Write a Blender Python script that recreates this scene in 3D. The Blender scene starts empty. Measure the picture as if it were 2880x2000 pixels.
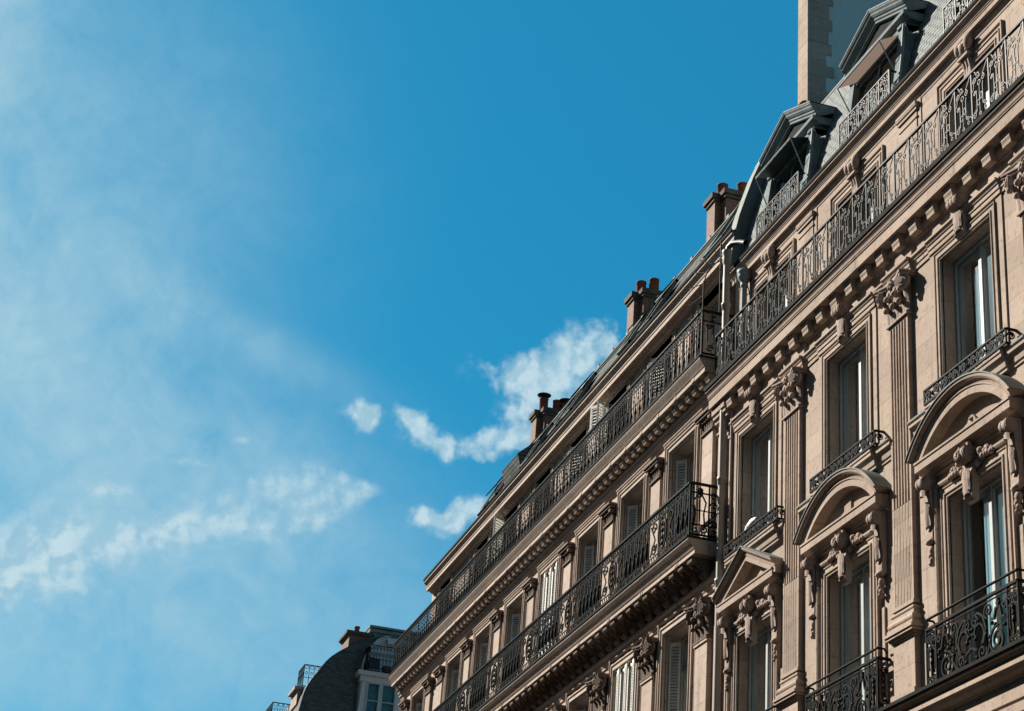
import bpy, math, random
from mathutils import Vector, Matrix
random.seed(7)
PI = math.pi
R = math.radians
sc = bpy.context.scene
COL = sc.collection

# ------------------------------------------------------------------ camera
cd = bpy.data.cameras.new('camera')
cam = bpy.data.objects.new('camera', cd); COL.objects.link(cam)
cd.sensor_fit = 'HORIZONTAL'; cd.sensor_width = 36.0; cd.lens = 5317 / 2880 * 36
cd.clip_start = 0.1; cd.clip_end = 5000
a1 = Vector((-1822., 2428., 5317.)).normalized()
a2 = Vector((860., -11000., 5317.)); a2 = (a2 - a1 * a2.dot(a1)).normalized()
wX = -a1; wZ = a2; wY = wZ.cross(wX)
rt = Vector((wX[0], wY[0], wZ[0])); dn = Vector((wX[1], wY[1], wZ[1])); fw = Vector((wX[2], wY[2], wZ[2]))
M = Matrix.Identity(4)
for i in range(3):
    M[i][0] = rt[i]; M[i][1] = -dn[i]; M[i][2] = -fw[i]
M.translation = Vector((0, -12.0, 1.6))
cam.matrix_world = M
sc.camera = cam

# ------------------------------------------------------------------ light
SUN_EL, SUN_AZ = 36.5, 52.0          # azimuth measured from the facade normal towards -X
s = Vector((-math.sin(R(SUN_AZ)) * math.cos(R(SUN_EL)), -math.cos(R(SUN_AZ)) * math.cos(R(SUN_EL)), math.sin(R(SUN_EL))))
ld = bpy.data.lights.new('sun', 'SUN'); ld.energy = 5.0; ld.angle = R(0.5); ld.color = (1.0, 0.92, 0.82)
sun = bpy.data.objects.new('sun', ld); COL.objects.link(sun)
sun.rotation_euler = (-s).to_track_quat('-Z', 'Y').to_euler()
sc.view_settings.view_transform = 'Standard'; sc.view_settings.look = 'None'
sc.view_settings.exposure = 1.22; sc.view_settings.gamma = 1.0

# ------------------------------------------------------------------ node helpers
class NT:
    def __init__(self, tree): self.t = tree; tree.nodes.clear()
    def n(self, typ, **k):
        nd = self.t.nodes.new(typ)
        ins = k.pop('ins', {})
        for a, v in k.items(): setattr(nd, a, v)
        for a, v in ins.items(): self.set(nd, a, v)
        return nd
    def set(self, nd, a, v):
        sk = nd.inputs[a]
        if isinstance(v, bpy.types.NodeSocket): self.t.links.new(v, sk)
        elif isinstance(v, bpy.types.Node): self.t.links.new(v.outputs[0], sk)
        else: sk.default_value = v
    def math(self, op, a, b=0.0, c=0.0, clamp=False):
        nd = self.n('ShaderNodeMath', operation=op, use_clamp=clamp)
        self.set(nd, 0, a); self.set(nd, 1, b)
        if op in ('MULTIPLY_ADD', 'SMOOTH_MIN', 'COMPARE', 'WRAP'): self.set(nd, 2, c)
        return nd.outputs[0]
    def noise(self, vec, scale, detail=4, rough=0.55, dist=0.0):
        nd = self.n('ShaderNodeTexNoise', ins={'Scale': scale, 'Detail': detail, 'Roughness': rough, 'Distortion': dist})
        self.set(nd, 'Vector', vec); return nd.outputs['Fac']
    def ramp(self, fac, lo, hi, smooth=True):
        nd = self.n('ShaderNodeMapRange', ins={'From Min': lo, 'From Max': hi}); nd.interpolation_type = 'SMOOTHSTEP' if smooth else 'LINEAR'
        self.set(nd, 'Value', fac); return nd.outputs[0]
    def mix(self, fac, a, b, mode='MIX'):
        nd = self.n('ShaderNodeMix', data_type='RGBA', blend_type=mode, clamp_factor=True)
        self.set(nd, 0, fac); self.set(nd, 6, a); self.set(nd, 7, b); return nd.outputs[2]
    def scalevec(self, vec, v):
        nd = self.n('ShaderNodeVectorMath', operation='MULTIPLY'); self.set(nd, 0, vec); nd.inputs[1].default_value = v; return nd.outputs[0]

def C(r, g, b): return (r, g, b, 1.0)

# ------------------------------------------------------------------ sky
w = bpy.data.worlds.new('World'); sc.world = w; w.use_nodes = True
T = NT(w.node_tree)
sky = T.n('ShaderNodeTexSky', sky_type='NISHITA'); sky.sun_disc = False
sky.sun_elevation = R(SUN_EL); sky.sun_rotation = math.atan2(s.x, s.y)
sky.altitude = 50; sky.air_density = 1.0; sky.dust_density = 0.8; sky.ozone_density = 2.2
tc = T.n('ShaderNodeTexCoord')
dirv = tc.outputs['Generated']
sep = T.n('ShaderNodeSeparateXYZ'); T.set(sep, 0, dirv)
az = T.math('MULTIPLY', T.math('ARCTAN2', sep.outputs[1], T.math('MULTIPLY', sep.outputs[0], -1.0)), 180 / PI)
el = T.math('MULTIPLY', T.math('ARCSINE', sep.outputs[2]), 180 / PI)
cmb = T.n('ShaderNodeCombineXYZ'); T.set(cmb, 0, az); T.set(cmb, 1, el)
ae = cmb.outputs[0]
warpn = T.n('ShaderNodeTexNoise', ins={'Scale': 0.55, 'Detail': 3.0}); T.set(warpn, 'Vector', ae)
wsub = T.n('ShaderNodeVectorMath', operation='SUBTRACT'); T.set(wsub, 0, warpn.outputs['Color']); wsub.inputs[1].default_value = (.5, .5, .5)
wsep = T.n('ShaderNodeSeparateXYZ'); T.set(wsep, 0, wsub.outputs[0])
azw = T.math('MULTIPLY_ADD', wsep.outputs[0], 1.6, az); elw = T.math('MULTIPLY_ADD', wsep.outputs[1], 1.3, el)
def gauss(a, e, ra, re, rot=0.0, warp=False):
    da = T.math('SUBTRACT', azw if warp else az, a); de = T.math('SUBTRACT', elw if warp else el, e)
    c_, s_ = math.cos(R(rot)), math.sin(R(rot))
    u = T.math('ADD', T.math('MULTIPLY', da, c_ / ra), T.math('MULTIPLY', de, s_ / ra))
    v = T.math('ADD', T.math('MULTIPLY', da, -s_ / re), T.math('MULTIPLY', de, c_ / re))
    q = T.math('ADD', T.math('MULTIPLY', u, u), T.math('MULTIPLY', v, v))
    return T.math('EXPONENT', T.math('MULTIPLY', q, -1.0))
def total(lst):
    acc = lst[0]
    for x in lst[1:]: acc = T.math('ADD', acc, x)
    return acc
CUMULUS = [(15.1, 25.2, .8, .6, 15), (16.7, 25.6, 1.0, .6, 25), (18.2, 26.2, 1.0, .6, 30), (16.2, 24.4, 1.0, .8, 10), (17.6, 24.6, 1.2, .9, 20), (15.4, 23.0, 1.0, .5, 15), (16.8, 23.4, .8, .5, 10),
           (13.6, 22.9, .9, .36, -16), (12.1, 23.55, .6, .26, -22), (10.6, 23.45, .58, .34, 8), (10.8, 23.55, .4, .3, 0), (14.2, 20.9, .9, .4, 18), (13.4, 20.75, .9, .36, 6), (12.9, 23.2, .8, .36, -18)]
cum = total([gauss(*c, True) for c in CUMULUS])
BAND = [(-.8, 17.8, 2.6, 1.5, 10), (.5, 17.6, 1.6, 1.2, 0), (2.6, 18.4, 2.0, 1.2, 14), (4.8, 19.3, 1.7, .8, 16), (6.4, 19.6, 1.1, .6, 14), (8.2, 20.9, 1.3, .75, 0), (9.6, 21.1, 1.1, .6, -8), (11.0, 21.4, .7, .28, -8), (7.9, 19.6, .9, .5, 0), (6.9, 22.3, .5, .2, 6), (5.4, 21.3, .7, .2, 8), (3.0, 20.3, 1.3, .25, 6), (9.6, 20.2, 1.0, .4, -10)]
band = total([gauss(*c, True) for c in BAND])
def fbm(scale, off=(0, 0), detail=8, rough=.62):
    mp = T.n('ShaderNodeVectorMath', operation='ADD'); T.set(mp, 0, ae); mp.inputs[1].default_value = (off[0], off[1], 3.3)
    wv = T.n('ShaderNodeVectorMath', operation='MULTIPLY_ADD'); T.set(wv, 0, wsub.outputs[0]); wv.inputs[1].default_value = (.5, .5, 0); T.set(wv, 2, mp.outputs[0])
    vo = T.n('ShaderNodeTexVoronoi', feature='F1', ins={'Scale': scale, 'Detail': 2.0, 'Roughness': .5}); T.set(vo, 'Vector', wv.outputs[0])
    no = T.noise(wv.outputs[0], scale * .8, detail, rough)
    return T.math('MULTIPLY_ADD', vo.outputs['Distance'], -.55, T.math('MULTIPLY_ADD', no, 1.5, -.50))
d0 = fbm(1.05); d1 = fbm(1.05, (.26, -.2))
d2 = fbm(.8, (7.3, 2.1))
light = T.ramp(T.math('SUBTRACT', d0, d1), -.22, .26)
def cover(mask, gain, lo, hi, k, d0=d0):
    g = T.math('MINIMUM', T.math('MULTIPLY', mask, k), 1.0)
    return T.math('MULTIPLY', T.ramp(T.math('MULTIPLY_ADD', d0, 1.35, T.math('MULTIPLY', mask, gain)), lo, hi), g)
cumf = cover(cum, .95, -.16, .88, 3.0)
bandf = cover(band, .78, -.22, 1.12, 2.2, T.math('ADD', T.math('MULTIPLY', d2, .6), T.math('MULTIPLY', d0, .5)))
ca, sa = math.cos(R(40)), math.sin(R(40))
su = T.math('SUBTRACT', T.math('MULTIPLY', az, ca), T.math('MULTIPLY', el, sa)); sv = T.math('ADD', T.math('MULTIPLY', az, sa), T.math('MULTIPLY', el, ca))
scm = T.n('ShaderNodeCombineXYZ'); T.set(scm, 0, T.math('MULTIPLY', su, .09)); T.set(scm, 1, T.math('MULTIPLY', sv, .62))
n3 = T.noise(scm.outputs[0], .9, 6, .55, .3)
n4 = T.noise(ae, .30, 9, .62, .9)
n5 = T.noise(ae, 1.1, 8, .60, .6)
CIR = [(-2.0, 24.6, 3.6, 2.6, -35), (-3.2, 26.0, 2.4, 2.4, 0), (2.2, 22.6, 4.0, 2.2, -25), (6.5, 25.4, 3.8, .7, -18), (3.6, 25.8, 2.4, 1.2, -30), (-4.5, 33.8, 2.6, 4.0, 0), (0.5, 29.0, 6.0, 6.0, 20), (2.5, 20.0, 6.0, 2.0, 4), (5.5, 16.8, 8.5, 4.0, 0), (7.0, 21.5, 3.2, 2.0, -10), (-6.0, 27.0, 3.0, 9.0, 0), (-1.0, 15.5, 5.0, 3.0, 0)]
CW = [.75, .55, .5, .30, .28, .7, .40, .45, .62, .35, .7, .3]
cir = total([T.math('MULTIPLY', gauss(*c), k) for c, k in zip(CIR, CW)])
sat = T.math('SUBTRACT', 1.0, T.math('EXPONENT', T.math('MULTIPLY', cir, -1.75)))
nn = T.math('ADD', T.math('MULTIPLY', n3, .35), T.math('ADD', T.math('MULTIPLY', n4, .75), T.math('MULTIPLY', n5, .40)))
tex = T.ramp(nn, .42, 1.05, False)
cirf = T.math('MULTIPLY', sat, T.math('MULTIPLY_ADD', tex, .95, .40))
tinted = T.mix(1.0, sky.outputs[0], C(.092, .88, 1.0), 'MULTIPLY')
deep = T.mix(.45, tinted, C(.16, 2.3, 4.5))
# unseen street-side sky dimmed and whitened to cut facade fill; clear blue in front
near = T.ramp(az, -2.0, -22.0)
sky_dimmed = T.mix(T.math('MULTIPLY', near, .85), deep, T.mix(1.0, sky.outputs[0], C(.48, .43, .35), 'MULTIPLY'))
col1 = T.mix(cirf, sky_dimmed, C(3.1, 5.15, 6.2))
cloudcol = T.mix(light, C(3.0, 4.9, 6.0), C(4.8, 6.3, 6.9))
col2 = T.mix(T.math('MULTIPLY', bandf, .9), col1, cloudcol)
col3 = T.mix(T.math('MULTIPLY', cumf, .92), col2, cloudcol)
bg = T.n('ShaderNodeBackground', ins={'Strength': 0.05}); T.set(bg, 'Color', col3)
w.cycles.sampling_method = 'MANUAL'; w.cycles.sample_map_resolution = 256
wo = T.n('ShaderNodeOutputWorld'); T.set(wo, 'Surface', bg.outputs[0])

# ------------------------------------------------------------------ materials
def material(name, build):
    m = bpy.data.materials.new(name); m.use_nodes = True
    t = NT(m.node_tree)
    p = t.n('ShaderNodeBsdfPrincipled'); o = t.n('ShaderNodeOutputMaterial'); t.set(o, 'Surface', p.outputs[0])
    geo = t.n('ShaderNodeNewGeometry'); build(t, p, geo.outputs['Position']); return m

def bump(t, p, h, strength, dist=0.02):
    b = t.n('ShaderNodeBump', ins={'Strength': strength, 'Distance': dist}); t.set(b, 'Height', h); t.set(p, 'Normal', b.outputs[0])

def stone(base, warm, stain, joints=True, rough=.85, stain_amt=.55):
    def f(t, p, pos):
        big = t.noise(pos, .7, 5, .6); fine = t.noise(pos, 9, 8, .7); grit = t.noise(pos, 60, 3, .6)
        streak = t.noise(t.scalevec(pos, (5, 5, .35)), 1.0, 6, .6)
        c = t.mix(t.ramp(big, .3, .7), base, warm)
        c = t.mix(t.math('MULTIPLY', t.ramp(fine, .5, .8), stain_amt), c, stain)
        c = t.mix(t.math('MULTIPLY', t.ramp(streak, .55, .8), stain_amt * .8), c, stain)
        c = t.mix(t.math('MULTIPLY', t.ramp(grit, .62, .75), .25), c, stain)
        h = t.math('ADD', t.math('MULTIPLY', fine, .7), t.math('MULTIPLY', grit, .3))
        if joints:
            sp = t.n('ShaderNodeSeparateXYZ'); t.set(sp, 0, pos)
            cb = t.n('ShaderNodeCombineXYZ'); t.set(cb, 0, sp.outputs[0]); t.set(cb, 1, sp.outputs[2])
            br = t.n('ShaderNodeTexBrick', ins={'Scale': 1.0, 'Mortar Size': .006, 'Mortar Smooth': .4, 'Brick Width': 1.1, 'Row Height': .42, 'Color1': C(1.06, 1.05, 1.04), 'Color2': C(.82, .82, .83), 'Mortar': C(.55, .53, .50)})
            t.set(br, 'Vector', cb.outputs[0]); c = t.mix(.8, c, br.outputs['Color'], 'MULTIPLY')
        t.set(p, 'Base Color', c); p.inputs['Roughness'].default_value = rough; p.inputs['Specular IOR Level'].default_value = .08
        bump(t, p, h, .5, .02)
    return f

def simple(colr, rough=.5, metal=0.0, var=.25, scale=5, spec=.5, bmp=0.0):
    def f(t, p, pos):
        n = t.noise(pos, scale, 6, .65)
        d = tuple(v * (1 - var) for v in colr[:3]) + (1,)
        t.set(p, 'Base Color', t.mix(t.ramp(n, .3, .75), colr, d))
        p.inputs['Roughness'].default_value = rough; p.inputs['Metallic'].default_value = metal; p.inputs['Specular IOR Level'].default_value = spec
        if bmp: bump(t, p, n, bmp, .02)
    return f

def courses(row, width, c1, c2, mortar, axes='xz', msize=.012, rough=.45, spec=.5, moss=None, stretch=1.0):
    def f(t, p, pos):
        sp = t.n('ShaderNodeSeparateXYZ'); t.set(sp, 0, pos)
        cb = t.n('ShaderNodeCombineXYZ'); t.set(cb, 0, sp.outputs['xyz'.index(axes[0])]); t.set(cb, 1, t.math('MULTIPLY', sp.outputs[2], stretch))
        br = t.n('ShaderNodeTexBrick', ins={'Scale': 1.0, 'Mortar Size': msize, 'Mortar Smooth': .1, 'Brick Width': width, 'Row Height': row, 'Color1': c1, 'Color2': c2, 'Mortar': mortar, 'Bias': 0.0})
        t.set(br, 'Vector', cb.outputs[0])
        n = t.noise(pos, 3.0, 6, .65); c = t.mix(t.math('MULTIPLY', t.ramp(n, .45, .75), .5), br.outputs['Color'], moss or mortar)
        t.set(p, 'Base Color', c); p.inputs['Roughness'].default_value = rough; p.inputs['Specular IOR Level'].default_value = spec
        bump(t, p, br.outputs['Fac'], -.6, .02)
    return f

def glass_material(name):
    m = bpy.data.materials.new(name); m.use_nodes = True; t = NT(m.node_tree)
    geo = t.n('ShaderNodeNewGeometry'); nz = t.noise(geo.outputs['Position'], 1.1, 2, .5)
    bm = t.n('ShaderNodeBump', ins={'Strength': .03, 'Distance': .02}); t.set(bm, 'Height', nz)
    fr = t.n('ShaderNodeFresnel', ins={'IOR': 1.12}); t.set(fr, 'Normal', bm.outputs[0])
    tr = t.n('ShaderNodeBsdfTransparent', ins={'Color': C(.80, .90, .92)})
    gl = t.n('ShaderNodeBsdfGlossy', ins={'Roughness': .02, 'Color': C(.9, .95, .97)}); t.set(gl, 'Normal', bm.outputs[0])
    mx = t.n('ShaderNodeMixShader'); t.set(mx, 0, fr.outputs[0]); t.set(mx, 1, tr.outputs[0]); t.set(mx, 2, gl.outputs[0])
    o = t.n('ShaderNodeOutputMaterial'); t.set(o, 'Surface', mx.outputs[0]); return m

def canvas_material(name, colr):
    m = bpy.data.materials.new(name); m.use_nodes = True; t = NT(m.node_tree)
    d = t.n('ShaderNodeBsdfDiffuse', ins={'Color': colr}); tl = t.n('ShaderNodeBsdfTranslucent', ins={'Color': colr})
    mx = t.n('ShaderNodeMixShader'); mx.inputs[0].default_value = .35; t.set(mx, 1, d.outputs[0]); t.set(mx, 2, tl.outputs[0])
    o = t.n('ShaderNodeOutputMaterial'); t.set(o, 'Surface', mx.outputs[0]); return m

MS = {
 'stone': material('limestone', stone(C(.308, .246, .199), C(.368, .30, .247), C(.115, .085, .07), stain_amt=.85)),
 'carved': material('carved_limestone', stone(C(.29, .23, .196), C(.34, .275, .238), C(.075, .055, .045), joints=False, stain_amt=.85)),
 'stone2': material('pale_limestone', stone(C(.362, .296, .247), C(.412, .342, .288), C(.13, .098, .078), stain_amt=.7)),
 'soot_shade': material('sooty_shaded_limestone', stone(C(.13, .10, .082), C(.17, .132, .107), C(.045, .037, .032), joints=False, stain_amt=.9)),  # real soot on the capitals; on the consoles it paints in shade
 'lead': material('lead_flashing', simple(C(.024, .026, .026), .8, 0, .4, 5, .02)),
 'zinc': material('weathered_zinc', simple(C(.17, .19, .183), .7, .0, .35, 3, .1)),
 'zincdark': material('dark_zinc', simple(C(.06, .08, .082), .5, 0, .5, 2.5, .4)),
 'dormer': material('grey_painted_wood', simple(C(.19, .23, .235), .75, .0, .4, 4, .02)),
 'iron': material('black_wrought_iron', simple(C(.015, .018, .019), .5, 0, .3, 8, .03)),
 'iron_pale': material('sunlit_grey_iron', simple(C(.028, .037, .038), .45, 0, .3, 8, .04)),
 'frame': material('painted_window_frame', simple(C(.32, .355, .35), .5, 0, .15, 5, .3)),
 'shut_grey': material('grey_shutter_paint', simple(C(.46, .50, .49), .65, 0, .2, 5, .08)),
 'shut_white': material('white_shutter_paint', simple(C(.75, .75, .71), .6, 0, .12)),
 'glass': glass_material('window_glass'),
 'curtain': material('net_curtain', simple(C(.62, .72, .75), .9, 0, .06, 2, .1)),
 'blind': material('teal_blind', simple(C(.10, .22, .24), .8, 0, .1, 2, .1)),
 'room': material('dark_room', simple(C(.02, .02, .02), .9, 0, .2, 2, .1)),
 'pipe': material('cream_pipe_paint', simple(C(.34, .305, .265), .5, 0, .15, 3, .2)),
 'greypipe': material('grey_pipe_paint', simple(C(.22, .26, .27), .5, 0, .3, 4, .06)),
 'slate': material('pale_slate', courses(.088, .21, C(.23, .255, .245), C(.19, .215, .21), C(.02, .026, .027), msize=.012, rough=.75, spec=.06)),
 'slate2': material('grey_slate', courses(.11, .24, C(.095, .106, .102), C(.135, .147, .142), C(.02, .025, .025), rough=.8, spec=.02)),
 'slate3': material('dark_slate', courses(.085, .19, C(.05, .062, .06), C(.095, .108, .10), C(.014, .018, .018), axes='yz', msize=.006, rough=.7, spec=.1, moss=C(.085, .072, .052))),
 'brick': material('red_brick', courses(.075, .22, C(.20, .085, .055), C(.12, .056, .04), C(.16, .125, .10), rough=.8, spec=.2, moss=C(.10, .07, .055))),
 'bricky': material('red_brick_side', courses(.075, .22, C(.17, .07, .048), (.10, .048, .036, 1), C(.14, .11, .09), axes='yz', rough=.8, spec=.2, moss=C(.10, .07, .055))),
 'terracotta': material('terracotta', simple(C(.19, .066, .044), .8, 0, .45, 6, .1)),
 'capstone': material('cement_cap', simple(C(.10, .085, .072), .85, 0, .5, 6, .1, .3)),
 'render': material('old_render', stone(C(.36, .45, .45), C(.42, .50, .495), C(.26, .30, .295), joints=False, stain_amt=.5)),
 'awning': canvas_material('beige_canvas', C(.25, .19, .16)),
 'bag': material('white_plastic', simple(C(.75, .76, .74), .35, 0, .1)),
 'dark': material('dark_plastic', simple(C(.02, .02, .02), .5)),
 'asphalt': material('asphalt', simple(C(.035, .035, .035), .85, 0, .3, 20, .3, .3)),
 'paving': material('paving', simple(C(.13, .11, .095), .85, 0, .25, 4, .3)),
 'white': material('white_paint', simple(C(.42, .44, .43), .6, 0, .1)),
}

# ------------------------------------------------------------------ mesh helper. Coordinates: x along facade, p outward, z up
class MB:
    def __init__(s): s.v = []; s.f = []; s.sm = []
    def add(s, vs, fs, smooth=False):
        b = len(s.v); s.v += vs; s.f += [tuple(i + b for i in f) for f in fs]; s.sm += [smooth] * len(fs); return s
    def box(s, x0, x1, p0, p1, z0, z1):
        vs = [(x, p, z) for x in (x0, x1) for p in (p0, p1) for z in (z0, z1)]
        return s.add(vs, [(0, 1, 3, 2), (4, 6, 7, 5), (0, 4, 5, 1), (2, 3, 7, 6), (0, 2, 6, 4), (1, 5, 7, 3)])
    def ext_x(s, prof, x0, x1, closed=True, caps=True):
        n = len(prof); vs = [(x, p, z) for x in (x0, x1) for p, z in prof]
        rng = range(n) if closed else range(n - 1)
        fs = [(i, (i + 1) % n, n + (i + 1) % n, n + i) for i in rng]
        if caps: fs += [tuple(range(n)), tuple(range(2 * n - 1, n - 1, -1))]
        return s.add(vs, fs)
    def ext_p(s, poly, p0, p1):            # poly in (x,z)
        n = len(poly); vs = [(x, p, z) for p in (p0, p1) for x, z in poly]
        return s.add(vs, [(i, (i + 1) % n, n + (i + 1) % n, n + i) for i in range(n)] + [tuple(range(n)), tuple(range(2 * n - 1, n - 1, -1))])
    def ext_z(s, poly, z0, z1):            # poly in (x,p)
        n = len(poly); vs = [(x, p, z) for z in (z0, z1) for x, p in poly]
        return s.add(vs, [(i, (i + 1) % n, n + (i + 1) % n, n + i) for i in range(n)] + [tuple(range(n)), tuple(range(2 * n - 1, n - 1, -1))])
    def loft(s, rows, closed=False, smooth=False):   # rows: equal-length lists of points
        n = len(rows[0]); vs = [q for r in rows for q in r]; fs = []
        for j in range(len(rows) - 1):
            for i in range(n if closed else n - 1):
                fs.append((j * n + i, j * n + (i + 1) % n, (j + 1) * n + (i + 1) % n, (j + 1) * n + i))
        return s.add(vs, fs, smooth)
    def cyl(s, a, b, r, n=10, r2=None, caps=True, smooth=True):
        a = Vector(a); b = Vector(b); d = (b - a).normalized()
        u = d.cross(Vector((0, 0, 1)) if abs(d.z) < .9 else Vector((1, 0, 0))).normalized(); v = d.cross(u)
        r2 = r if r2 is None else r2
        ring = lambda c, rr: [tuple(c + u * (rr * math.cos(2 * PI * i / n)) + v * (rr * math.sin(2 * PI * i / n))) for i in range(n)]
        s.loft([ring(a, r), ring(b, r2)], True, smooth)
        if caps: s.add(ring(a, r), [tuple(range(n))]); s.add(ring(b, r2), [tuple(range(n))])
        return s
    def lathe(s, prof, c, n=12):           # prof (r,z) about vertical axis at c=(x,p)
        return s.loft([[(c[0] + r * math.cos(2 * PI * i / n), c[1] + r * math.sin(2 * PI * i / n), z) for i in range(n)] for r, z in prof], True, True)
    def pathtube(s, pts, r, n=8):
        rows = []
        for i, q in enumerate(pts):
            a = Vector(pts[max(i - 1, 0)]); b = Vector(pts[min(i + 1, len(pts) - 1)]); d = (b - a).normalized(); q = Vector(q)
            u = d.cross(Vector((.3, 1, .2))).normalized(); v = d.cross(u)
            rows.append([tuple(q + u * (r * math.cos(2 * PI * k / n)) + v * (r * math.sin(2 * PI * k / n))) for k in range(n)])
        return s.loft(rows, True, True)
    def ball(s, c, rx, rp=None, rz=None, n=8, m=6):
        rp = rp or rx; rz = rz or rx
        return s.loft([[(c[0] + rx * math.sin(PI * j / m) * math.cos(2 * PI * i / n), c[1] + rp * math.sin(PI * j / m) * math.sin(2 * PI * i / n), c[2] + rz * math.cos(PI * j / m)) for i in range(n)] for j in range(m + 1)], True, True)
    def bar(s, pts, wd=.016, dp=.016, p=0.0):        # flat bar along a curve in the (x,z) plane
        rows = []
        for i, (x, z) in enumerate(pts):
            xa, za = pts[max(i - 1, 0)]; xb, zb = pts[min(i + 1, len(pts) - 1)]
            L = math.hypot(xb - xa, zb - za) or 1; nx, nz = -(zb - za) / L * wd / 2, (xb - xa) / L * wd / 2
            rows.append([(x + nx, p - dp / 2, z + nz), (x - nx, p - dp / 2, z - nz), (x - nx, p + dp / 2, z - nz), (x + nx, p + dp / 2, z + nz)])
        return s.loft(rows, True, False)
    def frame(s, x0, x1, z0, z1, prof, sill=False):  # mitred moulding round an opening; prof (offset outwards, p)
        rows = []
        for d, p in prof:
            r = [(x0 - d, p, z0 - (d if sill else 0)), (x0 - d, p, z1 + d), (x1 + d, p, z1 + d), (x1 + d, p, z0 - (d if sill else 0))]
            if sill: r.append(r[0])
            rows.append(r)
        return s.loft(rows)
    def wall(s, x0, x1, z0, z1, holes, p=0.0, depth=.3):
        xs = sorted({x0, x1} | {h[0] for h in holes} | {h[1] for h in holes}); zs = sorted({z0, z1} | {h[2] for h in holes} | {h[3] for h in holes})
        for i in range(len(xs) - 1):
            for j in range(len(zs) - 1):
                cx, cz = (xs[i] + xs[i + 1]) / 2, (zs[j] + zs[j + 1]) / 2
                if any(h[0] < cx < h[1] and h[2] < cz < h[3] for h in holes): continue
                s.add([(xs[i], p, zs[j]), (xs[i + 1], p, zs[j]), (xs[i + 1], p, zs[j + 1]), (xs[i], p, zs[j + 1])], [(0, 1, 2, 3)])
        for a, b, c, d in holes:
            q = p - depth
            s.add([(a, p, c), (a, p, d), (b, p, d), (b, p, c), (a, q, c), (a, q, d), (b, q, d), (b, q, c)], [(0, 1, 5, 4), (1, 2, 6, 5), (2, 3, 7, 6), (3, 0, 4, 7)])
        return s
    def leaf(s, x, p, z, h, wd, out, dx=0.0, drop=.35):
        rows = []
        for k in range(8):
            t = k / 7
            zz = z + h * (math.sin(min(t * 1.25, 1) * PI / 2) - (drop * max(0, t - .72) / .28 if t > .72 else 0) * .5)
            pp = p + out * (t ** 2.2); xx = x + dx * t ** 2; ww = wd * (1 - .25 * t) * (1 if k % 2 else .82) * (.55 if k == 7 else 1)
            rows.append([(xx - ww / 2, pp - .012, zz), (xx - ww / 4, pp + .004, zz), (xx, pp + .016, zz), (xx + ww / 4, pp + .004, zz), (xx + ww / 2, pp - .012, zz)])
        return s.loft(rows, False, True)
    def data(s, name, mat):
        me = bpy.data.meshes.new(name)
        me.from_pydata([(x, -p, z) for x, p, z in s.v], [], s.f)
        me.materials.append(mat)
        me.polygons.foreach_set('use_smooth', s.sm)
        me.update(); return me

WL = {}
def link(o, parent, loc):
    COL.objects.link(o); WL[o.name] = Vector(loc)
    if parent is not None: o.parent = parent; o.location = Vector(loc) - WL[parent.name]
    else: o.location = loc
    return o
def thing(name, label, cat, loc):
    o = bpy.data.objects.new(name, None); o.empty_display_size = .5; o['label'] = label; o['category'] = cat
    return link(o, None, loc)
def obj(name, mb, mat, parent=None, loc=(0, 0, 0), rot=0.0, label=None):
    # loc is a world position given as (x, p, z); mesh coordinates are relative to it
    o = bpy.data.objects.new(name, mb.data(name, MS[mat]) if isinstance(mb, MB) else mb)
    o.rotation_euler = (0, 0, rot)
    if label: o['label'] = label
    return link(o, parent, (loc[0], -loc[1], loc[2]))
def dup(o, parent, loc, rot=None):
    c = o.copy(); link(c, parent, (loc[0], -loc[1], loc[2]))
    if rot is not None: c.rotation_euler = (0, 0, rot)
    for ch in list(o.children):
        d = ch.copy(); COL.objects.link(d); d.parent = c; WL[d.name] = WL[c.name] + d.location
    return c
def spiral(cx, cz, r0, r1, a0, a1, n=14):
    return [(cx + (r0 + (r1 - r0) * i / n) * math.cos(R(a0 + (a1 - a0) * i / n)), cz + (r0 + (r1 - r0) * i / n) * math.sin(R(a0 + (a1 - a0) * i / n))) for i in range(n + 1)]
def arcpts(cx, cz, r, a0, a1, n=12): return spiral(cx, cz, r, r, a0, a1, n)

# ================================================================== ground
g = MB(); g.add([(-400, 300, -.14), (400, 300, -.14), (400, -300, -.14), (-400, -300, -.14)], [(0, 1, 2, 3)])
o = obj('ground', g, 'asphalt'); o['kind'] = 'structure'
g = MB(); g.box(-120, 60, 4.0, 11.0, -.136, -.132); o = obj('road', g, 'asphalt'); o['kind'] = 'structure'
g = MB(); g.box(-120, 60, .05, 4.0, -.2, 0.0).box(-120, 60, 11.0, 15.0, -.2, 0.0); o = obj('pavement', g, 'paving'); o['kind'] = 'structure'

# ================================================================== the other side of the street (it shades the roadway)
OP = thing('opposite_building', 'long plain stone terrace across the street, outside the picture', 'building', (-40, -17, 0))
mo = MB(); hs = []
for fl in range(5):
    for k in range(44): hs.append((-118 + k * 3.4, -116.8 + k * 3.4, 1.0 + fl * 3.7, 3.4 + fl * 3.7))
mo.wall(-120, 32, 0, 19.4, hs, 17.0, -.3)
mo.add([(-120, 17, 0), (-120, 29, 0), (-120, 29, 19.4), (-120, 17, 19.4)], [(0, 1, 2, 3)]).add([(32, 17, 0), (32, 29, 0), (32, 29, 19.4), (32, 17, 19.4)], [(0, 1, 2, 3)]).add([(-120, 29, 0), (32, 29, 0), (32, 29, 19.4), (-120, 29, 19.4)], [(0, 1, 2, 3)])
for z in (4.4, 15.6, 19.2): mo.box(-120, 32, 16.7, 17.0, z, z + .25)
obj('wall', mo, 'stone2', OP)
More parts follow.
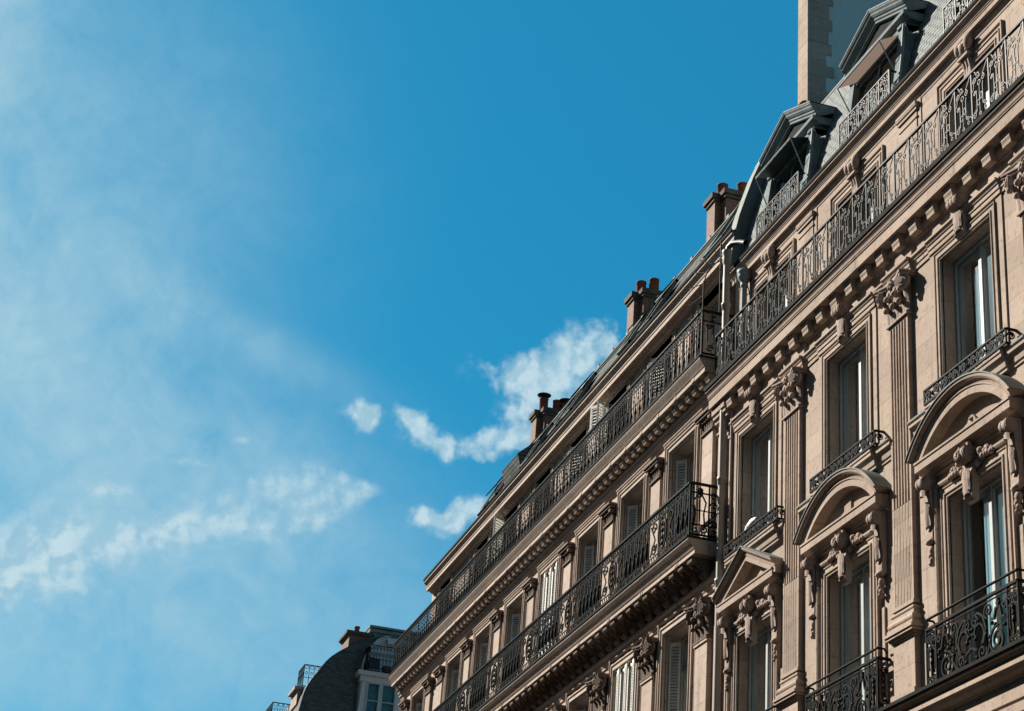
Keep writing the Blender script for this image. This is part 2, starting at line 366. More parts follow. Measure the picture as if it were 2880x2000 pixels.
mo = MB(); mo.ext_x([(16.9, 19.46), (18.0, 21.6), (23, 22.2), (28, 21.6), (29.1, 19.46)], -120, 32); obj('roof', mo, 'slate2', OP)
for fl in range(5):
    mo = MB(); mo.box(-119, 31, 17.28, 17.29, .95 + fl * 3.7, 3.45 + fl * 3.7); obj('window_glass', mo, 'room', OP)

# ================================================================== shared ornament builders
def scroll_console(h, P, wd, pend=True):
    """S-scroll bracket: origin at its top centre against the wall."""
    m = MB(); r = P * .42
    pr = [(0, 0), (P - r, 0)] + [(P - r + r * math.cos(R(a)), -r + r * math.sin(R(a))) for a in range(75, -121, -20)]
    pr += [(P * .42, -h * .42), (P * .30, -h * .58), (P * .26, -h * .74), (P * .34, -h * .86), (P * .34, -h * .95), (P * .2, -h), (0, -h)]
    m.ext_x(pr, -wd / 2, wd / 2)
    for k, e in ((.82, .012), (.55, .024), (.25, .034)):
        m.cyl((-wd / 2 - e, P - r, -r), (wd / 2 + e, P - r, -r), r * k, 14)
    for dx in (-.28, .28): m.cyl((dx * wd - wd * .1, P - r, -r), (dx * wd + wd * .1, P - r, -r), r * 1.07, 14)
    m.leaf(0, P * .55, -h * .40, -h * .42, wd * .85, -P * .2)
    m.leaf(0, P * .75, -r * 1.6, -h * .18, wd * .95, .03)
    if pend:
        z = -h
        m.ball((0, P * .26, z), wd * .62, P * .3, wd * .28); z -= wd * .3
        for k in range(4):
            rr = wd * (.36 - .06 * k); m.ball((.015 * (-1) ** k, P * .2, z - rr), rr, P * .22, rr * 1.1); z -= rr * 1.5
    return m

def agrafe(h, P, w0, w1):
    """Keystone: bold scroll at the head, leaf below, tapering."""
    m = MB(); r = P * .45
    pr = [(0, 0), (P - r, 0)] + [(P - r + r * math.cos(R(a)), -r + r * math.sin(R(a))) for a in range(70, -121, -19)]
    pr += [(P * .5, -h * .5), (P * .42, -h * .75), (P * .5, -h * .93), (P * .3, -h), (0, -h)]
    n = len(pr); vs = []
    for sx in (-1, 1):
        for p, z in pr: vs.append((sx * (w0 + (w1 - w0) * (-z / h)) / 2, p, z))
    m.add(vs, [(i, (i + 1) % n, n + (i + 1) % n, n + i) for i in range(n)] + [tuple(range(n)), tuple(range(2 * n - 1, n - 1, -1))])
    for k, e in ((.8, .012), (.4, .026)): m.cyl((-w0 / 2 - e, P - r, -r), (w0 / 2 + e, P - r, -r), r * k, 14)
    for dx in (-.3, 0, .3): m.cyl((dx * w0 - w0 * .1, P - r, -r), (dx * w0 + w0 * .1, P - r, -r), r * 1.08, 14)
    m.leaf(0, P * .62, -h * .42, -h * .5, w1 * 1.1, -P * .12)
    m.leaf(-w1 * .25, P * .58, -h * .45, -h * .4, w1 * .55, -P * .1, -.02); m.leaf(w1 * .25, P * .58, -h * .45, -h * .4, w1 * .55, -P * .1, .02)
    return m

def corinthian(hw, p0, h, dense=1):
    """Pilaster capital: origin at bottom centre on the wall."""
    m = MB()
    m.box(-hw - .03, hw + .03, 0, p0 + .035, 0, h * .05)
    m.ext_z([(-hw, 0), (-hw, p0), (hw, p0), (hw, 0)], h * .05, h * .9)
    for k in (-1, 0, 1): m.leaf(k * hw * .68, p0, h * .05, h * .36, hw * .66, .10)
    for k in (-1.0, -.36, .36, 1.0): m.leaf(k * hw * .98, p0 + .01, h * .08, h * .58, hw * .56, .13, k * .05)
    for k in (-1.0, -.36, .36, 1.0): m.ball((k * hw * 1.05, p0 + .12, h * .60), hw * .2, .05, hw * .17)
    for k in (-.68, 0, .68): m.ball((k * hw, p0 + .09, h * .37), hw * .2, .045, hw * .16)
    for sx in (-1, 1):
        c = (sx * hw * 1.18, p0 + .10, h * .76)
        for rr, e in ((.125, .035), (.09, .05), (.045, .065)):
            a = Vector((sx * .5, 1, 0)).normalized() * e; rr *= h / .64
            m.cyl((c[0] - a.x, c[1] - a.y, c[2]), (c[0] + a.x, c[1] + a.y, c[2]), rr, 12)
        m.cyl((sx * hw * .34, p0 + .02, h * .74), (sx * hw * .34, p0 + .10, h * .74), .062 * h / .64, 10); m.cyl((sx * hw * .34, p0 + .02, h * .74), (sx * hw * .34, p0 + .115, h * .74), .03 * h / .64, 8)
        m.bar([(sx * hw * .2, h * .45), (sx * hw * .5, h * .62), (sx * hw * 1.0, h * .86)], .04, .05, p0 + .06)
        m.bar([(sx * hw * .1, h * .45), (sx * hw * .2, h * .62), (sx * hw * .34, h * .8)], .03, .05, p0 + .06)
    k = hw + .15
    m.ext_z([(-k, 0), (-k, .16), (-k + .05, p0 + .17), (-hw * .5, p0 + .10), (0, p0 + .08), (hw * .5, p0 + .10), (k - .05, p0 + .17), (k, .16), (k, 0)], h * .89, h * .95)
    k += .02
    m.ext_z([(-k, 0), (-k, .18), (-k + .05, p0 + .19), (-hw * .5, p0 + .12), (0, p0 + .10), (hw * .5, p0 + .12), (k - .05, p0 + .19), (k, .18), (k, 0)], h * .95, h)
    m.ball((0, p0 + .11, h * .92), .06, .05, .06)
    for a in range(0, 360, 60): m.ball((.055 * math.cos(R(a)), p0 + .12, h * .92 + .055 * math.sin(R(a))), .03, .03, .03, 6, 4)
    return m

def window_parts(parent, x0, x1, z0, z1, p, fw=.09, transom=None, glass='glass', fmat='frame', bars=0, curtain=False):
    fw = fw * .6; st_ = .04
    """Timber casement pair: outer frame, two leaves, mullion; panes behind."""
    f = MB()
    d0, d1 = p - .06, p + .02
    f.box(x0, x0 + fw, d0, d1, z0, z1).box(x1 - fw, x1, d0, d1, z0, z1).box(x0 + fw, x1 - fw, d0, d1, z1 - fw, z1).box(x0 + fw, x1 - fw, d0, d1, z0, z0 + fw)
    c = (x0 + x1) / 2
    e0, e1 = p - .075, p - .02
    for a, b in ((x0 + fw, c - .01), (c + .01, x1 - fw)):
        f.box(a, a + st_, e0, e1, z0 + fw, z1 - fw).box(b - .06, b, e0, e1, z0 + fw, z1 - fw).box(a + st_, b - .06, e0, e1, z1 - fw - .06, z1 - fw).box(a + st_, b - .06, e0, e1, z0 + fw, z0 + fw + .08)
        for k in range(bars):
            zz = z0 + (z1 - z0) * (k + 1) / (bars + 1); f.box(a + .06, b - .06, e0 + .02, e1 - .005, zz - .015, zz + .015)
    f.box(c - .035, c + .035, p - .05, p + .0, z0 + fw, z1 - fw)
    if transom: f.box(x0 + fw, x1 - fw, p - .055, p + .01, transom - .04, transom + .04)
    obj('frame', f, fmat, parent)
    g = MB()
    for a, b in ((x0 + fw + .05, c - .055), (c + .055, x1 - fw - .05)): g.box(a - .012, b, p - .06, p - .05, z0 + fw + .05, z1 - fw - .05)
    obj('pane', g, glass, parent)
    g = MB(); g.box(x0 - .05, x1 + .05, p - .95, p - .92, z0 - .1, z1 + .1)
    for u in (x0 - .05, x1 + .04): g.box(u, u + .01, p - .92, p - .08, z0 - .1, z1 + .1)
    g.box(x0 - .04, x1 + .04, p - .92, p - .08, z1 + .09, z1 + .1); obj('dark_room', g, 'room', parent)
    if curtain:
        for a, b in ((x0 + fw + .34, c - .0), (c + .04, x1 - fw - .06)):
            g = MB(); n = 30; g.loft([[(a + (b - a) * k / n, p - .088 + .012 * math.sin(k * 1.9 + a) + .006 * math.sin(k * .7), z) for k in range(n + 1)] for z in (z0 + .1, z1 - .1)], False, True); obj('curtain', g, 'curtain', parent)

def louvre(wd, h, lev=.055, t=.035):
    """Louvred shutter leaf standing in the (x,z) plane, hinge at x=0."""
    m = MB(); st = .035
    m.box(0, st, -t / 2, t / 2, 0, h).box(wd - st, wd, -t / 2, t / 2, 0, h)
    rails = [0, h * .5, h - .07] if h > 1.2 else [0, h - .06]
    for z in rails: m.box(st, wd - st, -t / 2, t / 2, z, z + .07)
    k = int(h / lev)
    for i in range(k):
        z = .07 + i * lev
        if z > h - .1: break
        m.add([(st, -t * .45, z + .042), (wd - st, -t * .45, z + .042), (wd - st, t * .45, z), (st, t * .45, z),
               (st, -t * .45, z + .05), (wd - st, -t * .45, z + .05), (wd - st, t * .45, z + .008), (st, t * .45, z + .008)], [(0, 1, 2, 3), (4, 5, 6, 7), (3, 2, 6, 7), (0, 1, 5, 4)])
    return m

# ================================================================== RIGHT: the ornate building
B1 = thing('ornate_building', 'ornate tan stone building with fluted pilasters and arched and triangular pediments', 'building', (-21.5, 0, 0))
XL, XR = -29.0, -13.0
AX = [-27.33, -23.95, -20.31, -16.66]           # window axes
PIL = [-25.83, -22.18, -18.53, -14.9]           # pilaster axes
HW = .69
holesA = [(c - .70, c + .70, 8.76, 11.30) for c in AX]
holesB = [(c - HW, c + HW, 12.68, 14.92) for c in AX]
m = MB(); m.wall(XL, XR, 8.0, 15.95, holesA + holesB, 0.0, .25)
m.wall(XL, XR, 0.0, 8.0, [], -.5, .2)
AX5 = [-27.25, -23.95, -20.34, -16.7]
holesC = [(c - .70, c + .70, 16.25, 17.84) for c in AX5]
m.wall(XL, XR, 15.9, 18.62, holesC, -.2, .25)
m.add([(XR, 0, 0), (XR, -9, 0), (XR, -9, 18.6), (XR, 0, 18.6)], [(0, 1, 2, 3)]).add([(XL, -9, 0), (XR, -9, 0), (XR, -9, 18.6), (XL, -9, 18.6)], [(0, 1, 2, 3)])
m.add([(XL, 0, 0), (XL, -9, 0), (XL, -9, 18.6), (XL, -.0, 18.6)], [(0, 1, 2, 3)]).add([(XL, 0, 15.95), (XR, 0, 15.95), (XR, -.2, 15.95), (XL, -.2, 15.95)], [(0, 1, 2, 3)])
obj('wall', m, 'stone', B1)

# --- base ledge under the lower balconies
m = MB()
m.ext_x([(-.1, 8.66), (.285, 8.66), (.285, 8.635), (.26, 8.63), (.245, 8.60), (.20, 8.57), (.20, 8.555), (.225, 8.55), (.225, 8.49), (.21, 8.485), (.17, 8.44), (.09, 8.39), (.06, 8.37), (.06, 8.15), (.02, 8.145), (.02, 8.115), (.055, 8.11), (.055, 7.99), (-.6, 7.985), (-.6, 8.1)], XL, XR)
obj('ledge', m, 'stone', B1)
m = MB(); m.box(XL, XR, -.02, .325, 8.663, 8.71); obj('flashing', m, 'lead', B1)

# --- pilasters
def pilaster_mesh(hw, p, z0, z1, cable):
    m = MB(); nfl = 6; fwid = .058; pitch = (2 * hw - .07) / nfl
    d = .032
    xs = [-hw]
    sec = [(-hw, 0), (-hw, p)]
    for k in range(nfl):
        c = -hw + .035 + pitch * (k + .5)
        sec += [(c - fwid / 2, p)] + [(c + fwid / 2 * math.cos(R(a)), p - d * math.sin(R(a)) * 1.0) for a in (150, 110, 70, 30)] + [(c + fwid / 2, p)]
    sec += [(hw, p), (hw, 0)]
    n = len(sec)
    zt = z1 - .07
    m.loft([[(x, q, cable) for x, q in sec], [(x, q, zt) for x, q in sec]])
    flat = [(x, p if 2 <= i < n - 2 else q) for i, (x, q) in enumerate(sec)]
    m.loft([[(x, q, zt) for x, q in sec], [(x, q, zt + .025) for x, q in flat], [(x, q, z1) for x, q in flat]])
    # cabled lower third: convex rods in the flutes
    sec2 = [(-hw, 0), (-hw, p)]
    for k in range(nfl):
        c = -hw + .035 + pitch * (k + .5)
        sec2 += [(c - fwid / 2, p), (c - fwid / 2 + .006, p - .018), (c - fwid * .25, p - .002), (c + fwid * .25, p - .002), (c + fwid / 2 - .006, p - .018), (c + fwid / 2, p)]
    sec2 += [(hw, p), (hw, 0)]
    m.loft([[(x, q, z0) for x, q in sec2], [(x, q, cable) for x, q in sec2]])
    m.loft([[(x, q, cable) for x, q in sec2], [(x, q, cable + .012) for x, q in sec]])
    return m
shaft = pilaster_mesh(.285, .075, 10.13, 14.47, 11.58)
base = MB()
def ring(m, z0, z1, e): m.box(-.285 - e, .285 + e, -.02, .075 + e, z0, z1)
def torus_ring(m, z, r, e):
    pr = [(.075 + e - r + r * math.cos(R(a)), z + r * math.sin(R(a))) for a in range(-90, 91, 22)]
    for (q, zz), (q2, z2) in zip(pr, pr[1:]):
        k, k2 = q - .075, q2 - .075
        m.add([(-.285 - k, 0, zz), (-.285 - k, q, zz), (.285 + k, q, zz), (.285 + k, 0, zz), (-.285 - k2, 0, z2), (-.285 - k2, q2, z2), (.285 + k2, q2, z2), (.285 + k2, 0, z2)], [(0, 1, 5, 4), (1, 2, 6, 5), (2, 3, 7, 6)])
ring(base, 10.08, 10.131, .02); torus_ring(base, 10.02, .03, .035); ring(base, 9.94, 9.99, .02); torus_ring(base, 9.88, .06, .07); ring(base, 9.76, 9.82, .075)
ring(base, 9.72, 9.76, .11); ring(base, 9.68, 9.72, .09); ring(base, 9.65, 9.68, .055); ring(base, 9.62, 9.65, .03); ring(base, 8.90, 9.62, .012); ring(base, 8.66, 8.90, .05)
cap = corinthian(.285, .075, .64)
proto = None
for c in PIL:
    sh = obj('pilaster', shaft if proto is None else proto[0], 'stone', B1, (c, 0, 0))
    if proto is None:
        b_ = obj('pedestal', base, 'stone', sh, (c, 0, 0)); k_ = obj('capital', cap, 'carved', sh, (c, 0, 14.47)); proto = (sh.data, b_.data, k_.data)
    else:
        obj('pedestal', proto[1], 'stone', sh, (c, 0, 0)); obj('capital', proto[2], 'carved', sh, (c, 0, 14.47))

# --- architrave, frieze and balcony slab
m = MB()
arch = [(-.05, 15.12), (.02, 15.12), (.02, 15.19), (.035, 15.195), (.035, 15.26), (.05, 15.265), (.065, 15.30), (.085, 15.315), (.085, 15.35), (-.05, 15.36)]
m.ext_x(arch, XL, XR)
for c in PIL:
    m.ext_x([(p + (.055 if p > 0 else 0), z) for p, z in arch], c - .40, c + .40)
    m.box(c - .40, c + .40, -.02, .05, 15.36, 15.60)
for c in AX:
    m.ext_x([(p + (.022 if p > 0 else 0), z - .002) for p, z in arch], c - .98, c + .98)
    m.box(c - .98, c + .98, -.02, .018, 15.352, 15.598)
obj('architrave', m, 'stone', B1)
m = MB()
m.ext_x([(-.05, 15.60), (.03, 15.60), (.03, 15.63), (.07, 15.67), (.09, 15.70), (.09, 15.80), (-.05, 15.80)], XL, XR)
m.ext_x([(-.1, 15.80), (.25, 15.80), (.25, 15.98), (.265, 15.985), (.265, 16.005), (.275, 16.01), (.285, 16.05), (.315, 16.09), (.325, 16.10), (.325, 16.135), (-.1, 16.135)], XL, XR)
obj('balcony_slab', m, 'stone', B1)
m = MB(); m.box(XL - .01, XR, -.2, .35, 16.138, 16.215); obj('flashing', m, 'lead', B1)
cb = MB(); cb.ext_x([(.05, .20), (.19, .20), (.19, .13), (.178, .125), (.182, .09), (.165, .05), (.16, 0), (.05, 0)], -.105, .105); cb.box(-.12, .12, .05, .2, .17, .2)
cbd = None; x = -28.78
while x < XR:
    o = obj('corbel', cb if cbd is None else cbd, 'stone', B1, (x, 0, 15.60)); cbd = o.data; x += .5195

# --- upper windows (fourth floor)
key = agrafe(.62, .22, .27, .22); keyd = None
SC_H = .205
def scroll_frieze(W, H):
    m = MB(); b = .02
    m.bar([(0, 0), (W, 0)], .022, .03); m.bar([(0, H), (W, H)], .024, .04); m.bar([(0, .028), (W, .028)], .012, .014)
    n = int(round(W / .235)); u = W / n
    for k in range(n):
        x = k * u; f = 1 if k % 2 == 0 else -1
        cx = x + u * .5; cz = H * .54; r = H * .34
        m.bar(spiral(cx, cz, r, .015, 180 if f > 0 else 0, 180 - f * 620 if f > 0 else 620, 22), .017, .02)
        m.bar([(x, H * .15), (x + u * .12, H * .5), (cx - r, cz)] if f > 0 else [(x + u, H * .15), (x + u * .88, H * .5), (cx + r, cz)], .016, .02)
        m.bar([(x + u * .05, H * .9), (x + u * .2, H * .72), (x + u * .12, H * .45)], .02, .02); m.ball((x + u * .97, 0, H * .5), .022, .02, .03, 6, 4)
        if k % 3 == 0: m.bar([(x, 0), (x, H)], .018, .02)
    m.bar([(0, 0), (0, H)], .022, .022); m.bar([(W, 0), (W, H)], .022, .022)
    for k in range(4): m.bar([(W * (.1 + .27 * k), 0), (W * (.1 + .27 * k) + .01, -.03), (W * (.1 + .27 * k) - .015, -.06)], .02, .02)
    return m
sf = None
for i, c in enumerate(AX):
    m = MB()
    m.frame(c - HW, c + HW, 12.68, 14.92, [(0, -.02), (0, .035), (.02, .04), (.03, .055), (.045, .055), (.055, .04), (.115, .035), (.125, .05), (.14, .052), (.14, .0)])
    m.box(c - .98, c - .83, -.01, .022, 12.85, 15.12).box(c + .83, c + .98, -.01, .022, 12.85, 15.12)
    wdw = obj('window', m, 'stone', B1)
    window_parts(wdw, c - HW, c + HW, 12.68, 14.92, -.20, curtain=True)
    o = obj('keystone', key if keyd is None else keyd, 'carved', wdw, (c, .01, 15.56)); keyd = o.data
    W = 2.16
    rail = obj('window_railing', scroll_frieze(W, SC_H) if sf is None else sf[0], 'iron', B1, (c - W / 2 + .06, .15, 12.76))
    if sf is None:
        rt_ = MB(); rt_.bar([(0, 0), (.15, 0)], .022, .03).bar([(0, SC_H), (.15, SC_H)], .024, .04).bar(spiral(.075, .11, .06, .015, 180, -400, 14), .016, .02)
        sf = (rail.data, rt_.data('return', MS['iron']))
    obj('return', sf[1], 'iron', rail, (c + W / 2 + .06, .15, 12.76), R(90)); obj('return', sf[1], 'iron', rail, (c - W / 2 + .06, .15, 12.76), R(90))
# string course carrying them
m = MB()
sc_ = [(-.05, 12.45), (.02, 12.45), (.02, 12.48), (.04, 12.50), (.05, 12.58), (.09, 12.62), (.10, 12.63), (.10, 12.68), (.115, 12.69), (.115, 12.72), (-.05, 12.735)]
ed = sorted([XL] + [v for c in PIL for v in (c - .29, c + .29)] + [XR])
for a, b in zip(ed[0::2], ed[1::2]): m.ext_x(sc_, a, b)
for c in AX: m.ext_x([(p + .05 if p > 0 else p, z - .003) for p, z in sc_], c - 1.0, c + 1.0)
obj('string_course', m, 'stone', B1)
m = MB()
for a, b in zip(ed[0::2], ed[1::2]): m.add([(a + .003, -.02, 12.745), (b - .003, -.02, 12.745), (b - .003, .12, 12.727), (a + .003, .12, 12.727)], [(0, 1, 2, 3)]).box(a + .003, b - .003, .116, .122, 12.70, 12.728)
obj('flashing', m, 'zinc', B1)

# --- lower windows with pediments
def garland(m, sx):
    rnd = random.Random(3)
    for k in range(26):
        t = rnd.random(); x = sx * (.16 + .42 * t); z = -.22 + .05 * math.sin(t * 3) + (.5 - rnd.random()) * (.17 - .12 * t)
        r = .045 - .018 * t + .012 * rnd.random(); m.ball((x, .05 + .03 * rnd.random(), z), r, r, r, 7, 5)
cart = agrafe(.74, .23, .25, .20)
for a in range(20, 161, 20): cart.ball((.13 * math.cos(R(a)), .13, -.02 + .1 * math.sin(R(a))), .032, .04, .045, 6, 4)
for a in range(0, 360, 45): cart.ball((.035 * math.cos(R(a)), .235, -.12 + .05 * math.sin(R(a))), .02, .02, .02, 6, 4)
con = scroll_console(.92, .235, .17)
gar = MB(); garland(gar, -1); gar2 = MB(); garland(gar2, 1)
pd = {}
for i, c in enumerate(AX):
    m = MB()
    m.frame(c - .70, c + .70, 8.71, 11.30, [(0, -.02), (0, .03), (.025, .035), (.04, .052), (.06, .052), (.07, .035), (.13, .03), (.14, .045), (.155, .047), (.155, .0)])
    m.frame(c - .86, c + .86, 8.71, 11.42, [(0, 0), (0, .02), (.06, .02), (.075, .06), (.10, .075), (.13, .075), (.13, 0)])
    m.box(c - 1.12, c - .97, -.01, .03, 8.71, 10.30).box(c + .97, c + 1.12, -.01, .03, 8.71, 10.30)
    wdw = obj('window', m, 'stone', B1)
    window_parts(wdw, c - .70, c + .70, 8.76, 11.30, -.20, curtain=True)
    tri = i == 0
    cx = c if not tri else -27.35
    m = MB()
    # bed and horizontal cornice
    hw = 1.24 if not tri else 1.10
    m.ext_x([(-.02, 11.70), (.05, 11.70), (.06, 11.74), (.11, 11.77), (.17, 11.80), (.21, 11.80), (.21, 11.91), (.225, 11.915), (.225, 11.945), (-.02, 11.96)], cx - hw, cx + hw)
    prof = [(0, .02), (0, .195), (.10, .195), (.105, .21), (.12, .21), (.125, .20), (.16, .215), (.175, .25), (.20, .275), (.225, .28), (.25, .28), (.255, .0)]
    if tri:
        # raking cornice: shifted vertically, ends cut plumb
        xs = (cx - 1.19, cx, cx + 1.19); zb = (11.83, 12.40, 11.83)
        kk = math.sqrt(1 + (.57 / 1.19) ** 2)
        rows = [[(xq, p, zq + d * kk * .86) for xq, zq in zip(xs, zb)] for d, p in prof]
        m.loft(rows)
        for e in (0, 2): m.add([r[e] for r in rows], [tuple(range(len(rows)))])
        m.ext_p([(cx - 1.0, 11.96), (cx + 1.0, 11.96), (cx, 12.44)], -.02, .02)
        m.ball((cx + .12, .03, 12.03), .10, .05, .06)
    else:
        R0, zc = 1.505, 10.90
        rows = []
        half = math.asin(1.30 / 1.76)
        for d, p in prof:
            rr = R0 + d
            hh = math.acos(max(-1, min(1, (11.945 - zc) / rr))) if d < .13 else math.acos((12.0 - zc) / rr)
            rows.append([(cx + rr * math.sin(hh * (2 * k / 40 - 1)), p, zc + rr * math.cos(hh * (2 * k / 40 - 1))) for k in range(41)])
        m.loft(rows, False, False)
        for e in (0, 40): m.add([r[e] for r in rows], [tuple(range(len(rows)))])
        ty = [(cx + 1.52 * math.sin(q), zc + 1.52 * math.cos(q)) for q in [R(-45 + 90 * k / 24) for k in range(25)]]
        m.ext_p([q for q in ty if q[1] > 11.96] , -.02, .02)
        if i == 1: m.box(cx - .06, cx + .16, .0, .05, 11.96, 12.30)
        else: m.ext_p([(cx + .05 + .13 * math.cos(R(a)), 12.0 + .2 * math.sin(R(a))) for a in range(0, 181, 20)], .0, .06); m.leaf(cx + .05, .06, 11.98, .18, .14, .03)
    ped = obj('pediment', m, 'stone', B1, label='triangular pediment' if tri else 'arched segmental pediment')
    m = MB()
    if tri:
        rows = [[(xq, p, zq + .259 * kk * .86) for xq, zq in zip(xs, zb)] for p in (.295, .0)]; m.loft(rows)
        m.loft([[(a, b, z2 - .02) for a, b, z2 in rows[0]], rows[0]])
    else:
        rr = R0 + .258; hh = math.acos((12.0 - zc) / rr)
        rows = [[(cx + rr * math.sin(hh * (2 * k / 40 - 1)), p, zc + rr * math.cos(hh * (2 * k / 40 - 1))) for k in range(41)] for p in (.295, 0)]
        m.loft(rows, False, True); m.loft([[(a, b, z2 - .02) for a, b, z2 in rows[0]], rows[0]])
    obj('flashing', m, 'zinc', ped)
    for sx in (-1, 1):
        o = obj('console', con if 'con' not in pd else pd['con'], 'carved', ped, (cx + sx * (hw - .15), .01, 11.70)); pd['con'] = o.data
    o = obj('cartouche', cart if 'cart' not in pd else pd['cart'], 'carved', ped, (c, .015, 11.72)); pd['cart'] = o.data
    o = obj('garland', gar if 'gar' not in pd else pd['gar'], 'carved', ped, (c, .0, 11.72)); pd['gar'] = o.data
    o = obj('garland', gar2 if 'gar2' not in pd else pd['gar2'], 'carved', ped, (c, .0, 11.72)); pd['gar2'] = o.data

# --- lower balcony railings: side panels with scrolls and balusters, big scrollwork in the middle
def big_rail(W, H):
    m = MB(); b = .024
    m.bar([(0, 0), (W, 0)], .03, .04); m.bar([(0, H), (W, H)], .034, .045); m.bar([(0, H - .06), (W, H - .06)], .012, .02)
    e = .25
    for x0 in (0, W - e):
        x1 = x0 + e; c = x0 + e / 2
        m.bar([(x0, 0), (x0, H)], .026, .03).bar([(x1, 0), (x1, H)], .026, .03)
        for sx in (-1, 1):
            m.bar(spiral(c + sx * .06, H - .15, .055, .012, 90 + sx * 90, 90 - sx * 400, 18), b * .8, .02)
            m.bar([(c + sx * .005, H - .16), (c + sx * .03, H - .25), (c + sx * .085, H - .30), (c + sx * .09, .30), (c + sx * .075, .24)], b * .8, .02)
            m.bar(spiral(c + sx * .06, .09, .06, .012, 90 + sx * 60, 90 - sx * 420, 18), b * .8, .02)
        m.bar([(c, H - .28), (c - .02, H * .62), (c + .012, H * .5), (c - .012, H * .4), (c, .16)], .03, .03)
        for z in (H * .62, H * .52, H * .42): m.ball((c, 0, z), .03, .03, .035, 7, 5)
        m.bar([(x0, H * .66), (c, H * .7), (x1, H * .66)], b * .8, .02)
    c = W / 2
    for sx in (-1, 1):
        X = lambda v: c + sx * v
        def S(cx, cz, r0, a0, turn, r1=.015, n=26, wd=b):
            pts = spiral(cx, cz, r0, r1, a0, a0 + turn, n); m.bar([(X(u), v) for u, v in pts], wd, .024); return pts
        S(.62, .20, .17, 200, 640); S(.62, .20, .17, 200, -120, .18)                      # big bottom corner scroll
        S(.26, .14, .11, 20, -560); m.bar([(X(.46), .24), (X(.40), .10), (X(.30), .03), (X(.18), .08)], b, .024)
        S(.16, .40, .19, 260, 330, .05); S(.10, .56, .08, 0, 500)
        m.bar([(X(.0), .25), (X(.12), .20), (X(.30), .26), (X(.36), .42), (X(.30), .58), (X(.18), .66), (X(.05), .62)], b * 1.2, .024)
        S(.42, .62, .10, 250, -520); m.bar([(X(.84), .42), (X(.74), .46), (X(.70), .60), (X(.60), .60), (X(.56), .48), (X(.48), .50)], b * 1.3, .03)
        m.bar([(X(.66), .60), (X(.66), .72)], .045, .04); m.bar([(X(.62), .66), (X(.70), .66)], .03, .03)
        S(.80, .60, .06, 90, -420)
        for u, v in ((.05, .40), (.10, .34), (.03, .48), (.20, .5), (.50, .44), (.36, .33), (.44, .28), (.58, .40), (.80, .44), (.80, .34), (.13, .1)): m.ball((X(u), .0, v), .028, .026, .03, 7, 5)
    return m
br = None
for i, c in enumerate(AX):
    W = 2.26
    cc = c + .06 if i else c
    rl = obj('balcony_railing', big_rail(W, .80) if br is None else br[0], 'iron', B1, (cc - W / 2, .18, 8.72))
    if br is None:
        rt_ = MB(); rt_.bar([(0, 0), (.18, 0)], .03, .04).bar([(0, .8), (.18, .8)], .034, .045).bar(spiral(.09, .62, .06, .01, 180, -400, 16), .02, .02).bar(spiral(.09, .18, .07, .01, 180, 720, 18), .02, .02).bar([(.09, .25), (.09, .56)], .03, .03)
        hr = MB(); hr.pathtube([(0, -.14, -.05), (0, -.10, .0), (0, 0, .0)], .016).pathtube([(0, 0, 0), (W, 0, 0)], .018).pathtube([(W, 0, 0), (W, -.10, 0), (W, -.15, -.06)], .016)
        br = (rl.data, rt_.data('return', MS['iron']), hr.data('handrail', MS['iron']))
    obj('return', br[1], 'iron', rl, (cc + W / 2, .18, 8.72), R(90)); obj('return', br[1], 'iron', rl, (cc - W / 2, .18, 8.72), R(90))
    obj('handrail', br[2], 'iron', rl, (cc - W / 2, .18, 9.66))

# --- fifth floor: running balcony railing
def lyre_panel(W, H):
    m = MB(); b = .0125; d = .014
    m.bar([(0, 0), (0, H)], .024, .024)
    m.bar([(0, .02), (W, .02)], .014, .02)
    # head: C scroll from the post, S scroll and a curl to the next post
    m.bar([(.0, H * .60), (.045, H * .66), (.06, H * .74)] + spiral(.085, H * .80, .05, .012, 180, -330, 16), b, d)
    m.bar(spiral(.16, H * .87, .055, .012, -90, 330, 16), b, d); m.bar([(.05, H), (.10, H * .965), (.16, H * .80), (.24, H * .83)], b, d)
    m.bar(spiral(.30, H * .74, .05, .012, 100, -380, 16), b, d); m.bar([(W, H * .98), (W - .05, H * .97), (W - .09, H * .90), (.29, H * .80)], b, d)
    m.bar(arcpts(.20, H * .70, .036, 0, 360, 12), b, d)
    m.bar(spiral(.07, H * .56, .035, .01, 90, -420, 12), b, d)
    # stems
    m.bar([(.11, H * .60), (.125, H * .56), (.125, H * .20)], b, d); m.bar(spiral(.10, H * .20, .026, .008, 0, -420, 10), b, d)
    m.bar([(.20, H * .66), (.20, .03)], .011, d)
    for k in range(9): m.ball((.20, 0, H * (.62 - .022 * k)), .009, .009, .009, 5, 4)
    m.bar([(.30, H * .66), (.285, H * .60), (.285, H * .24)], b, d); m.bar(spiral(.32, H * .23, .034, .008, 180, -260, 10), b, d)
    m.bar([(.242 + .032 * math.cos(R(a)), H * .42 + .052 * math.sin(R(a))) for a in range(0, 361, 30)], b, d)
    m.bar([(.165 + .032 * math.cos(R(a)), H * .33 + .045 * math.sin(R(a))) for a in range(0, 361, 30)], b * .8, d)
    # foot: large C scroll into the next post
    m.bar([(W, H * .04), (W - .02, H * .16), (W - .07, H * .22), (W - .12, H * .18)] + spiral(W - .105, H * .13, .035, .01, 120, 480, 12), b, d)
    m.bar([(0, H * .05), (.02, H * .16), (.06, H * .2)] + spiral(.06, H * .13, .05, .01, 90, -330, 14), b, d)
    m.bar(spiral(.21, H * .08, .035, .01, 180, -300, 10), b, d)
    return m
PW = .4555
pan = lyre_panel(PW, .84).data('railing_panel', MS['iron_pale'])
m = MB(); xr0, npan = -28.62, 33
